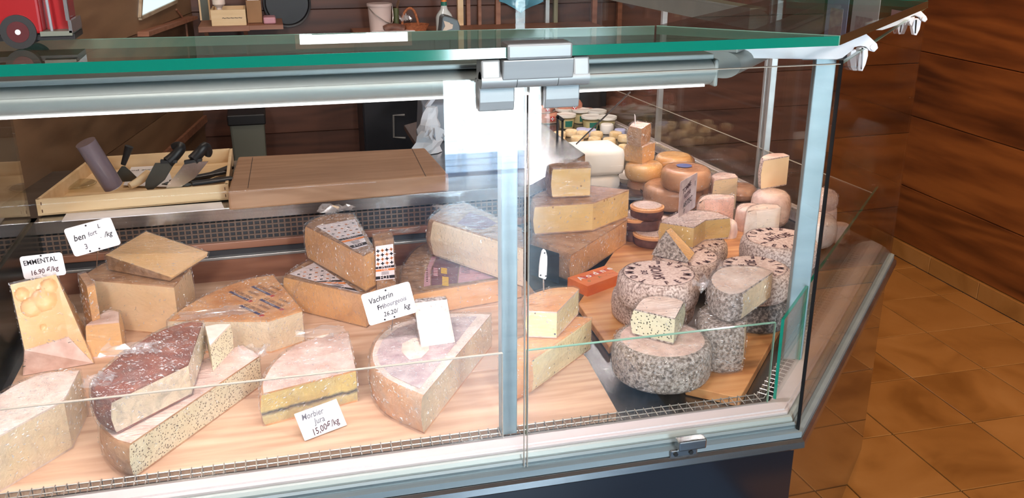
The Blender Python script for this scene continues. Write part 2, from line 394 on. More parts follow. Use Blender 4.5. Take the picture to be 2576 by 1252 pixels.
M['blackp'] = flat('black_plastic', C(28,28,30), .4)
M['blade'] = flat('knife_steel', C(196,200,196), .12, metal=.95)
M['blade_d'] = flat('dark_blade', C(88,88,82), .3, metal=.7)
M['red'] = flat('red_enamel', C(158,26,30), .3, coat=.3)
M['tyre'] = flat('tyre_rubber', C(36,36,36), .6)
M['tub'] = glassmat('tub_plastic', (.95,.95,.9,1), .10)
M['lid'] = pmat('frosted_lid', [C(226,222,212), C(238,236,228)], 30, 3, .3)
M['whey'] = pmat('cheese_balls', [C(228,212,160), C(242,230,190)], 20, 3, .3)

# ------------------------------------------------------------------ text
_tc = {}
def tgeo(s, size, shear=0.0, al='CENTER', bold=0.0):
    k = (s, round(size, 5), shear, al, bold)
    if k in _tc: return _tc[k]
    cu = bpy.data.curves.new('lettering', 'FONT'); cu.body = s; cu.size = size; cu.align_x = al; cu.align_y = 'CENTER'; cu.shear = shear; cu.resolution_u = 2; cu.offset = size*bold
    ob = bpy.data.objects.new('lettering', cu); COL.objects.link(ob)
    dg = bpy.context.evaluated_depsgraph_get(); dg.update(); e = ob.evaluated_get(dg); me = e.to_mesh()
    g = ([v.co.copy() for v in me.vertices], [tuple(p.vertices) for p in me.polygons]); e.to_mesh_clear()
    bpy.data.objects.remove(ob); bpy.data.curves.remove(cu); _tc[k] = g; return g
def put_text(mb, s, size, o, u, v, shear=0.0, rot=0.0, i=0, al='CENTER', lift=.0006, sx=1.0, bold=0.0):
    """lay lettering on the plane o + a*u + b*v"""
    o, u, v = Vector(o), Vector(u).normalized(), Vector(v).normalized(); n = u.cross(v)
    vs, fs = tgeo(s, size, shear, al, bold); c, sn = math.cos(rot), math.sin(rot)
    mb.add([o+u*((q.x*c*sx-q.y*sn))+v*((q.x*sn*sx+q.y*c))+n*lift for q in vs], fs, i); return mb

# ------------------------------------------------------------------ the room
ZX = Vector((0,0,0))
fl = root('floor', (0,0,0), kind='structure')
box('floor_slab', (-3, -3.0, -.06), (3.1, 4.8, -.006), M['grout'], fl)
tx0, ty0, px_, py_ = 1.910, 2.003, .3165, .3345
tm = None
for i in range(-2, 4):
    for j in range(-4, 9):
        a = tx0+i*px_; b = ty0+j*py_
        x1 = min(a+px_-.0025, 2.985)
        if x1-a < .05: continue
        if i == 3 or tm is None:
            o = MB().box((a+.002, b+.002, -.008), (x1, b+py_-.002, 0)).build('tile', M['tile'], fl, bevel=.0015, seg=1)
            if i != 3: tm = o; t0 = (a, b)
        else:
            o = dup(tm, fl, loc=(a-t0[0], b-t0[1], 0))
for k in range(29):
    y = -2.98+k*.145
    box('floor_board', (-2.9, y+.003, -.03), (1.25 if y > -.9 else 2.9, y+.142, -.002), M['plank'], fl)
wr = root('wall_right', (3.0, 1, 0), kind='structure')
box('wall_core', (3.02, -3.0, 0), (3.12, 4.8, 2.6), M['wallR'], wr)
zs = [.085, .36, .71, 1.02, 1.33, 1.64, 1.95, 2.3, 2.6]
for k in range(len(zs)-1):
    box('plank', (2.996+.002*(k % 2), -3.0, zs[k]+.0015), (3.03, 4.8, zs[k+1]-.0015), M['wallR'], wr, bevel=.003)
bs = root('baseboard_right', (3.0, 1, 0), kind='structure')
for k in range(18):
    y = -1.6+k*.3345+.17
    box('skirting_tile', (2.984, y+.0015, .002), (3.02, y+.333, .083), M['tile'], bs, bevel=.0015, seg=1)
wb = root('wall_back', (0, 4.75, 0), kind='structure')
box('wall_core', (-1.2, 4.77, 0), (3.1, 4.85, 2.6), M['wallD'], wb)
for k in range(13):
    box('plank', (-1.0, 4.75+.004*(k % 3), k*.2+.001), (3.0, 4.78, k*.2+.199), M['wallD'], wb, bevel=.002, seg=1)
# left wall leans away: from beside the counter to the back corner
la, lb = Vector((-1.04, 1.2, 0)), Vector((-.36, 4.75, 0)); ld = (lb-la).normalized(); ln = Vector((-ld.y, ld.x, 0))
wl = root('wall_left', la, kind='structure')
slab('wall_core', [la, lb, lb+Vector((0,0,2.6)), la+Vector((0,0,2.6))], ln*.1, M['wallL'], wl)
for k in range(7):
    z0, z1 = .12+k*.36, .12+k*.36+.357
    slab('panel', [la+Vector((0,0,z0)), lb+Vector((0,0,z0)), lb+Vector((0,0,z1)), la+Vector((0,0,z1))], -ln*.006, M['wallL'], wl)
box('wall_left_front', (-3.05, -3.0, 0), (-2.95, 1.3, 2.6), M['wallL'])['kind'] = 'structure'
box('wall_front_left', (-3.0, 1.2, 0), (-1.0, 1.3, 2.6), M['wallL'])['kind'] = 'structure'
wf = root('wall_front', (0, -3.0, 0), kind='structure')
for a, b in (((-3, -3.1, 0), (1.02, -2.98, 2.6)), ((1.72, -3.1, 0), (3.1, -2.98, 2.6)), ((1.02, -3.1, 2.1), (1.72, -2.98, 2.6))):
    box('wall_section', a, b, M['wallL'], wf)
dj = root('door_1', (1.37, -2.97, 0), kind='structure')
M['jamb'] = pmat('weathered_jamb', [C(120,128,124), C(186,194,190)], 9, 5, .6, .3, stretch=(1,1,.3))
box('door_jamb', (.95, -2.99, 0), (1.02, -2.90, 2.12), M['jamb'], dj); box('door_jamb', (1.72, -2.99, 0), (1.79, -2.90, 2.12), M['jamb'], dj)
box('door_lintel', (.95, -2.99, 2.12), (1.79, -2.90, 2.19), M['jamb'], dj)
ce = box('ceiling', (-3.1, -3.1, 2.6), (3.1, 4.85, 2.7), M['wallL']); ce['kind'] = 'structure'
gm = pmat('pale_gravel', [C(214,214,208), C(238,238,232)], 12, 6, .9, .4)
tag(box('ground_outside', (-9, -22, -.12), (12, -3.6, -.05), gm), kind='structure')
stp = root('door_step', (1.4, -3.3, 0), kind='structure')
for k in range(3): box('step_board', (.6, -3.6+k*.17, -.05), (2.2, -3.44+k*.17, -.005), M['plank'], stp)

# ------------------------------------------------------------------ the refrigerated counter
PATH = [Vector((-.75, 1.442, 0)), Vector((.955, 1.442, 0)), Vector((1.76, 2.285, 0)), Vector((1.575, 4.43, 0))]
def pn(k):  # inward normal of segment k
    d = (PATH[k+1]-PATH[k]).normalized(); return Vector((-d.y, d.x, 0))
def off(k, d):   # path vertex k moved inward by d (mitred)
    if k == 0: return PATH[0]+pn(0)*d
    if k == len(PATH)-1: return PATH[k]+pn(k-1)*d
    a, b = pn(k-1), pn(k); m = (a+b).normalized(); return PATH[k]+m*(d/m.dot(a))
def sweep(name, prof, m, parent, segs=(0, 1, 2), **k):
    for s in segs:
        mm = m[s] if isinstance(m, (list, tuple)) else m
        A = [off(s, d)+Vector((0,0,z)) for d, z in prof]; B = [off(s+1, d)+Vector((0,0,z)) for d, z in prof]
        MB().prism(A, B).build(name, mm, parent, **k)
ct = root('display_counter', (.4, 2.1, 0), 'refrigerated cheese counter with angled glass front, aluminium sill and dark plinth', 'display counter')
sweep('plinth', [(.004,0),(.004,.636),(.05,.636),(.05,0)], [M['plinth'], M['plinth_side'], M['plinth_side']], ct)
sweep('bumper_rail', [(-.010,.661),(-.016,.656),(-.017,.643),(-.011,.637),(.03,.637),(.03,.661)], M['steel'], ct)
sweep('lower_rail', [(-.008,.662),(-.008,.6745),(.0,.6765),(.006,.6765),(.006,.662)], M['rail'], ct)
sweep('sill_groove', [(.006,.66),(.006,.684),(.010,.688),(.014,.686),(.014,.66)], M['rail'], ct)
sweep('sill_bead', [(.014,.66),(.0145,.690),(.018,.6965),(.022,.698),(.0265,.697),(.0265,.66)], M['tube'], ct)
sweep('sill', [(.027,.66),(.027,.7015),(.029,.7035),(.0335,.7035),(.0345,.7065),(.062,.710),(.066,.709),(.066,.66)], M['sill'], ct)
sweep('air_channel', [(.066,.60),(.066,.665),(.105,.665),(.105,.60)], M['chan'], ct)
# wire grille over the front air slot
wb_ = MB()
for s in range(3):
    for d, z in ((.068,.706), (.082,.7075), (.097,.709)):
        wb_.tube([off(s, d)+Vector((0,0,z)), off(s+1, d)+Vector((0,0,z))], .0012, 5)
    L0 = (off(s+1, .068)-off(s, .068)); n_ = int(L0.length/.0187); dn = L0.normalized()
    st = (off(s, .068)); nn = pn(s)
    for k in range(1, n_):
        p = st+dn*(k*L0.length/n_)
        wb_.tube([p+Vector((0,0,.709)), p+nn*.031+Vector((0,0,.711)), p+nn*.031+Vector((0,0,.69))], .0011, 4)
tag(wb_.build('wire_grille', M['wire'], ct), kind='stuff')
# steel deck, stepped back riser with its grille, worktop ledge
DB = [(-.75,2.54),(.675,2.56),(.945,2.85),(.925,4.40)]
plate('deck', [off(0,.098)+Vector((0,0,.678)), off(1,.098)+Vector((0,0,.678)), off(2,.098)+Vector((0,0,.678)), Vector((1.45,4.40,.678)), Vector((.925,4.40,.678)), Vector((.945,2.85,.678)), Vector((.675,2.56,.678)), Vector((-.75,2.54,.678))], .03, M['deck'], ct)
for a, b in zip(DB[:-1], DB[1:]):
    A, B = Vector((*a,0)), Vector((*b,0)); d = (B-A).normalized(); n = Vector((d.y,-d.x,0)); Lg = (B-A).length
    slab('riser_panel', [A+Vector((0,0,.66)), B+Vector((0,0,.66)), B+Vector((0,0,.89)), A+Vector((0,0,.89))], -n*.01, M['grillback'], ct)
    if a == DB[0] or a == DB[1]:
        g = MB(); z0, z1 = .795, .862
        for k in range(int(Lg/.0165)+1):
            p = A+d*(k*.0165)+n*.004; g.bar(p+Vector((0,0,z0)), p+Vector((0,0,z1)), .0045, .003, up=n)
        for k in range(6):
            z = z0+k*(z1-z0)/5; g.bar(A+n*.005+Vector((0,0,z)), B+n*.005+Vector((0,0,z)), .003, .0042)
        tag(g.build('riser_grille', M['grill'], ct), kind='stuff')
    slab('riser_rail', [A+n*.012+Vector((0,0,.772)), B+n*.012+Vector((0,0,.772)), B+n*.012+Vector((0,0,.794)), A+n*.012+Vector((0,0,.794))], -n*.02, M['trim'], ct, bevel=.003)
    slab('riser_strip', [A+n*.016+Vector((0,0,.745)), B+n*.016+Vector((0,0,.745)), B+n*.016+Vector((0,0,.753)), A+n*.016+Vector((0,0,.753))], -n*.03, M['alu'], ct, bevel=.0015)
    slab('riser_foot', [A+n*.012+Vector((0,0,.678)), B+n*.012+Vector((0,0,.678)), B+n*.012+Vector((0,0,.744)), A+n*.012+Vector((0,0,.744))], -n*.03, M['trim'], ct)
LP = [(-.75,2.50),(.69,2.52),(.965,2.835),(.945,4.40),(.66,4.40),(.66,3.60),(.45,3.42),(.45,3.03),(-.75,3.03)]
plate('worktop_ledge', [Vector((x,y,.90)) for x, y in LP], .018, M['steel'], ct, bevel=.002)
for a, b in zip(LP[:3], LP[1:4]):
    A, B = Vector((*a,0)), Vector((*b,0)); d = (B-A).normalized(); n = Vector((d.y,-d.x,0))
    slab('ledge_fascia', [A+Vector((0,0,.866)), B+Vector((0,0,.866)), B+Vector((0,0,.884)), A+Vector((0,0,.884))], -n*.012, M['steel'], ct)
slab('back_panel', [Vector((-.75,3.02,0)), Vector((.56,3.02,0)), Vector((.56,3.02,.88)), Vector((-.75,3.02,.88))], (0,.01,0), M['plinth'], ct)
# left end: opaque lower panel and clear upper pane
box('end_panel', (-.645, 1.47, .66), (-.628, 2.54, .90), flat('end_panel_grey', C(48,50,46), .18, spec=.7), ct)
box('end_glass', (-.640, 1.47, .90), (-.634, 2.5, 1.40), M['glass'], ct)
# front panes, angled pane, side panes
def pane(name, A, B, z0, z1, t, m, parent, edges=None, em=None):
    A, B = Vector(A), Vector(B); d = (B-A).normalized(); n = Vector((-d.y, d.x, 0))
    o = slab(name, [A+Vector((0,0,z0)), B+Vector((0,0,z0)), B+Vector((0,0,z1)), A+Vector((0,0,z1))], n*t, m, parent)
    if edges:
        mb = MB(); e = .0006
        if 't' in edges: mb.obox((A+B)/2+n*t/2+Vector((0,0,z1)), (B-A)/2, n*(t/2+e), Vector((0,0,e)))
        if 'l' in edges: mb.obox(A+n*t/2+Vector((0,0,(z0+z1)/2)), d*e, n*(t/2+e), Vector((0,0,(z1-z0)/2)))
        if 'r' in edges: mb.obox(B+n*t/2+Vector((0,0,(z0+z1)/2)), d*e, n*(t/2+e), Vector((0,0,(z1-z0)/2)))
        mb.build('pane_edge', em, o)
    return o
GE = flat('bright_glass_edge', C(168,162,150), .15, spec=.8)
pane('front_pane', (-.75,1.442,0), (.3885,1.442,0), .679, 1.40, .006, M['glass'], ct, 'r', GE)
pane('front_pane', (.3945,1.442,0), (.9535,1.442,0), .679, 1.40, .006, M['glass'], ct, 'tl', GE)
dch = (PATH[2]-PATH[1]).normalized(); nch = pn(1); ds = (PATH[3]-PATH[2]).normalized(); nsd = pn(2)
pane('angled_pane', PATH[1]+dch*.006, PATH[2]-dch*.004, .679, 1.40, .006, M['glass'], ct, 't', M['gedge_l'])
slab('corner_gasket', [Vector((.9505,1.444,.664)), Vector((.9545,1.4385,.664)), Vector((.9585,1.443,.664)), Vector((.955,1.449,.664))], (0,0,.742), M['black'], ct)
S1, S2, S3 = PATH[2]+ds*.004, PATH[2]+ds*.66, PATH[2]+ds*1.42
pane('side_pane', S1, S2-ds*.004, .679, 1.40, .006, M['glass'], ct); pane('side_pane', S2+ds*.004, S3, .679, 1.40, .006, M['glass'], ct); pane('side_pane', S3+ds*.006, PATH[3], .679, 1.40, .006, M['glass'], ct)
pane('end_pane', PATH[3], Vector((.925, 4.42, 0)), .70, 1.40, .006, M['glass'], ct)
# low inner baffles
B0, B1, B2, B3 = off(0,.058), off(1,.058), off(2,.058), off(3,.058)
pane('baffle', (-.62,1.50,0), (.362,1.50,0), .711, .888, .005, M['glass'], ct, 'tr', GE)
pane('baffle', (.408,1.50,0), (.915,1.50,0), .711, .888, .005, M['glass'], ct, 'tlr', M['gedge_l'])
db = (B2-B1).normalized()
pane('baffle', B1+db*.012, B1+db*.215, .711, .888, .005, M['glass'], ct, 'tlr', M['gedge'])
pane('baffle', B1+db*.235, B2-db*.01, .711, .888, .005, M['glass'], ct, 'tl', M['gedge'])
dsd = (B3-B2).normalized()
pane('baffle', B2+dsd*.02, B3, .711, .86, .005, M['glass'], ct, 't', GE)
# posts
box('post', (.363,1.512,.709), (.393,1.54,1.363), M['rail'], ct, bevel=.002)
def opost(c, u, w, t, z0, z1, m):
    u = Vector(u).normalized(); v = Vector((-u.y,u.x,0)); c = Vector(c)
    MB().obox(c+Vector((0,0,(z0+z1)/2)), u*w/2, v*t/2, Vector((0,0,(z1-z0)/2))).build('post', m, ct, bevel=.002)
opost(B1+db*.222+nch*.02, (.97,-.24,0), .042, .02, .709, 1.40, M['rail'])
MB().obox(B1+db*.222+nch*.02+Vector((0,0,1.385)), Vector((.97,-.24,0))*.05, Vector((.24,.97,0))*.01, Vector((0,0,.015))).build('post_head', M['rail'], ct, bevel=.004)
opost(off(2,.05)+ds*.63, (.97,-.24,0), .022, .022, .709, 1.40, M['alu'])
opost(off(2,.05)+ds*.60, (.97,-.24,0), .022, .03, .709, 1.40, M['alu'])
opost(off(2,.05)+ds*1.40, (1,0,0), .022, .022, .709, 1.40, M['alu'])
# lamp tubes
def lamp(A, B, name='lamp_tube', led=True, dz=0):
    A, B = Vector(A)+Vector((0,0,dz)), Vector(B)+Vector((0,0,dz)); d = (B-A).normalized(); n = Vector((d.y,-d.x,0))   # n points to the customer
    prof = []
    for a in range(0, 13):
        th = R(92-a*15); prof.append((.032*math.cos(th), .024*math.sin(th)))
    prof += [(-.03,-.024),(-.03,.024)]
    Pa = [A+n*p+Vector((0,0,1.3705+q)) for p, q in prof]; Pb = [B+n*p+Vector((0,0,1.3705+q)) for p, q in prof]
    o = MB().prism(Pa, Pb).build(name, M['tube'], ct, smooth=True)
    top = [A+n*.024+Vector((0,0,1.3935)), B+n*.024+Vector((0,0,1.3935)), B-n*.03+Vector((0,0,1.3935)), A-n*.03+Vector((0,0,1.3935))]
    slab('lamp_rail', top, (0,0,.009), M['tube'], o, bevel=.002)
    if led:
        MB().obox((A+B)/2+n*.013+Vector((0,0,1.3475)), (B-A)/2*.985, n*.003, Vector((0,0,.0019))).build('led_strip', M['led'], o)
    MB().obox(B+d*.003+Vector((0,0,1.3705)), d*.004, n*.030, Vector((0,0,.0235))).build('end_cap', M['tube'], o, bevel=.003)
    return o
lamp((-.75,1.51,0), (.735,1.51,0), dz=.0165)
lamp(Vector((.79,1.56,0)), Vector((1.43,2.235,0)), led=False, dz=.0165)
lamp(Vector((1.29,2.36,0)), Vector((1.15,4.40,0)), name='lamp_tube')
# glass top shelves
def shelf(pts, edge_from, em):
    z1, th = 1.455, .015
    top = [Vector((x,y,z1)) for x, y in pts]
    o = plate('top_shelf', top, th, M['shelf'], ct)
    for k, m in zip(edge_from, em):
        a, b = top[k], top[(k+1) % len(top)]; d = (b-a).normalized(); n = Vector((d.y,-d.x,0))
        MB().obox((a+b)/2-Vector((0,0,th/2)), (b-a)/2, n*.0008, Vector((0,0,th/2+.0004))).build('polished_edge', m, o)
GB = flat('brown_glass_edge', C(70,56,34), .1, spec=.8)
shelf([(-.75,1.395),(.909,1.390),(.67,1.602),(-.75,1.68)], [0, 2], [M['gedge'], M['gedge_l']])
shelf([(.915,1.395),(1.465,1.905),(1.23,2.125),(.676,1.606)], [0, 3], [GB, M['gedge_l']])
shelf([(1.47,1.91),(1.64,2.2),(1.55,3.8),(1.24,3.8),(1.235,2.13)], [4], [M['gedge']])
# centre hinge
hg = MB().box((.343,1.384,1.437),(.447,1.43,1.461)).build('hinge', M['hinge'], ct, bevel=.004)
def hy(px, py, Y=1.415): return WY(px, py, Y)
MB().prism([Vector((.338,y,z)) for y, z in ((1.39,1.436),(1.436,1.436),(1.436,1.400),(1.412,1.394),(1.396,1.405))], [Vector((.452,y,z)) for y, z in ((1.39,1.436),(1.436,1.436),(1.436,1.400),(1.412,1.394),(1.396,1.405))]).build('hinge_leaf', M['hinge'], hg, bevel=.002)
for x0, x1 in ((.306,.3615),(.3625,.428),(.429,.480)):
    MB().tube([(x0,1.41,1.404),(x1,1.41,1.404)], .0135, 16).build('hinge_barrel', M['hinge'], hg, smooth=True)
for x0, x1 in ((.306,.3365),(.4535,.480)):
    MB().prism([Vector((x0,y,z)) for y, z in ((1.397,1.404),(1.402,1.436),(1.436,1.440),(1.440,1.400))], [Vector((x1,y,z)) for y, z in ((1.397,1.404),(1.402,1.436),(1.436,1.440),(1.440,1.400))]).build('hinge_wing', M['hinge'], hg, bevel=.003)
for x0, x1 in ((.308,.366),(.416,.474)):
    pr = [(1.4405,1.40),(1.431,1.40),(1.4275,1.385),(1.428,1.366),(1.4315,1.351),(1.4405,1.350)]
    MB().prism([Vector((x0,y,z)) for y, z in pr], [Vector((x1,y,z)) for y, z in pr]).build('glass_clamp', M['hinge'], hg, bevel=.002)
    pr = [(1.449,1.40),(1.462,1.40),(1.462,1.352),(1.449,1.352)]
    MB().prism([Vector((x0,y,z)) for y, z in pr], [Vector((x1,y,z)) for y, z in pr]).build('glass_clamp', M['hinge'], hg, bevel=.002)
# white bracket arms that clamp the angled pane
def arm(Y, pts, th=.009):
    a = [WY(x, y, Y) for x, y in pts]
    return slab('bracket_arm', a, (0, th, 0), M['white'], ct, bevel=.0015)
a1 = arm(1.60, [(1716,110),(1716,132),(1724,140),(1826,142),(1900,147),(2105,150),(2120,146),(2146,126),(2150,119),(2165,116),(2180,118),(2188,128),(2200,131),(2210,121),(2207,110),(2188,92),(2177,83),(2120,98),(1960,108)])
MB().tube([WY(2197,119,1.595), WY(2197,119,1.60)], .0055, 14).build('bracket_bolt', M['pin'], a1)
for pts in ([(2142,128),(2138,150),(2141,170),(2147,178),(2156,178),(2154,150),(2154,124)], [(2162,122),(2158,150),(2160,178),(2170,179),(2178,162),(2184,140),(2184,124),(2172,118)]):
    slab('clamp_jaw', [WY(x, y, 1.60) for x, y in pts], (0,.012,0), M['white'], a1, bevel=.001)
slab('clamp_pad', [WY(x, y, 1.599) for x, y in [(2168,120),(2166,174),(2169,174),(2172,120)]], (0,.012,0), M['black'], a1)
a2 = arm(2.02, [(2180,76),(2220,76),(2288,54),(2292,42),(2302,39),(2314,44),(2318,52),(2328,56),(2334,49),(2331,41),(2318,28),(2308,24),(2180,58)])
MB().tube([WY(2325,48,2.012), WY(2325,48,2.02)], .0048, 14).build('bracket_bolt', M['pin'], a2)
for pts in ([(2290,44),(2288,58),(2293,66),(2300,50),(2302,42)], [(2301,46),(2296,70),(2300,88),(2306,89),(2314,74),(2318,54),(2310,46)]):
    slab('clamp_jaw', [WY(x, y, 2.02) for x, y in pts], (0,.012,0), M['white'], a2, bevel=.001)
slab('clamp_pad', [WY(x, y, 2.018) for x, y in [(2304,50),(2302,84),(2304,84),(2307,50)]], (0,.012,0), M['black'], a2)
# small catch on the rail and screws
cx0, cx1 = WY(1702,1118,1.43).x, WY(1772,1105,1.43).x
cth = box('rail_catch', (cx0,1.418,.679), (cx1,1.440,.700), M['steel'], ct, bevel=.003)
box('catch_plate', (cx0-.012,1.427,.6625), (cx1-.014,1.4335,.6775), M['steel'], cth, bevel=.002)
for q in (cx0-.002, cx1-.028): MB().tube([(q,1.4265,.670),(q,1.4245,.670)], .0045, 10).build('screw', M['black'], cth)
# wire stay seen through the glass
MB().tube([WY(1450,362,2.7), WY(1585,232,2.2)], .0022, 6).build('wire_stay', M['pin'], ct)

# ------------------------------------------------------------------ boards on the deck
ZB = .70
def board(name, pts, z, th, m, label, group=None, bevel=.002):
    P = [W(x, y, z) if len(q) == 0 else Vector((x, y, z)) for x, y, *q in pts]
    o = plate(name, P, th, m, bevel=bevel); tag(o, label, 'board', group); return o
yA, yB, yC, yD = 1.556, 1.80, 2.14, 2.49
def bx(Y, a=(1558,1042), b=(1472,890)):     # right-hand ends of the planks follow one slanting cut
    p, q = W(*a, ZB), W(*b, ZB); t = (Y-p.y)/(q.y-p.y); return p.x+(q.x-p.x)*t
for y0, y1, lb in ((yA, yB-.0015, 'front pine plank along the wire grille under the wedges'), (yB+.0015, yC-.0015, 'middle pine plank under the half wheels of the front section'), (yC+.0015, yD, 'rear pine plank against the grille of the counter back')):
    x1 = bx(y0), bx(y1)
    if y0 > 2: x1 = (.62, .62)
    elif y0 > 1.7: x1 = (bx(y0), .60)
    o = plate('deck_board', [Vector((-.60,y0,ZB)), Vector((x1[0],y0,ZB)), Vector((x1[1],y1,ZB)), Vector((-.60,y1,ZB))], .02, M['pineX'], bevel=.002)
    tag(o, lb, 'board')
M['pineY'] = wood('pine_45', [C(178,118,72), C(206,148,96), C(220,168,116)], 'Y', 7, .5, .2, False)
def pboard(pts, th, m, label):
    o = plate('serving_board', [Vector(p) for p in pts], th, m, bevel=.002); tag(o, label, 'board'); return o
pboard([W(1726,970,.702), W(1862,1000,.702), W(1956,832,.702), W(1990,770,.702), W(1850,735,.702), W(1690,900,.702)], .022, M['pineD'], 'oiled board set at the corner under the big grey wheel')
pboard([W(1454,763,.701), W(1533,872,.701), W(1690,735,.701), W(1890,640,.701), W(1900,560,.701), W(1660,545,.701), W(1560,610,.701)], .02, M['pineD'], 'oiled board under the stamped grey wheels')

# ------------------------------------------------------------------ cheeses
M['fold_glint'] = None
def _whitefilm(nm='film_fold_glint', op=.42, gw=.25):
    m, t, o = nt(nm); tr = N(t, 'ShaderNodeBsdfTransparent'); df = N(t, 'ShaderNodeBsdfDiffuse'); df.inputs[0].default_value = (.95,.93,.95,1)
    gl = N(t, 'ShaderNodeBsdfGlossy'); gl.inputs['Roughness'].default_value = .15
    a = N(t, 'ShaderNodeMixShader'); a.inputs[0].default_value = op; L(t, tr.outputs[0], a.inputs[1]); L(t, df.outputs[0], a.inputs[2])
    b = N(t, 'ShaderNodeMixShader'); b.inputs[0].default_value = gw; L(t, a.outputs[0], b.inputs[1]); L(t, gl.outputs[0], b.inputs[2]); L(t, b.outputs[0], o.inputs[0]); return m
M['fold_glint'] = _whitefilm()  # whitish colour stands in for glints along the film creases
M['crump'] = _whitefilm('loose_film', .13, .16)
_fs = [0]
def fold_glints(parent, V, F, dens, length=.011, coh=.55):
    """white slivers lying on the wrap: glints of creased film put in as colour"""
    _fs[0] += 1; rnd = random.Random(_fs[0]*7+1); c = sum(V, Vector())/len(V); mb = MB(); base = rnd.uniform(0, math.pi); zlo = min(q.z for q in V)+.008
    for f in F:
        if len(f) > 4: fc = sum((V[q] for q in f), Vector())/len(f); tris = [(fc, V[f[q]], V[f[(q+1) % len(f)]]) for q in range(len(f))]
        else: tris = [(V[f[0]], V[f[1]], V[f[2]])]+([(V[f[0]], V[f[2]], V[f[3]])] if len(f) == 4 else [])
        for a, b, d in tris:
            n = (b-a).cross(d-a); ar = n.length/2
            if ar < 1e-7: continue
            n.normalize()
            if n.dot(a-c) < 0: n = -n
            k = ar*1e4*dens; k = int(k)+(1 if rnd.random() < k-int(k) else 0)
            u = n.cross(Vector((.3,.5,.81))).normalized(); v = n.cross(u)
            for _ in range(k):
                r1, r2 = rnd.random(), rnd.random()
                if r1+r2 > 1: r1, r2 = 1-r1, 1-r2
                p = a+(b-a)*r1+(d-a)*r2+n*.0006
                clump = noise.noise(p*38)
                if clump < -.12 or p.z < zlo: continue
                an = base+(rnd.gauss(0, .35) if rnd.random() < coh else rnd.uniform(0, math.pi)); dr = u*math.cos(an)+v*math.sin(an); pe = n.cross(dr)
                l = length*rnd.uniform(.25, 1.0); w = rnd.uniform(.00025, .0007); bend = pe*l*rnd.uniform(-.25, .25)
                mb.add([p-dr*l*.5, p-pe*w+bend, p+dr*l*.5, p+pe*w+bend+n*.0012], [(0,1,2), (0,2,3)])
    if mb.v: tag(mb.build('film_fold_glints', M['fold_glint'], parent), kind='stuff')
DENS = {'film': .8, 'film_s': .28, 'film_h': 1.5}
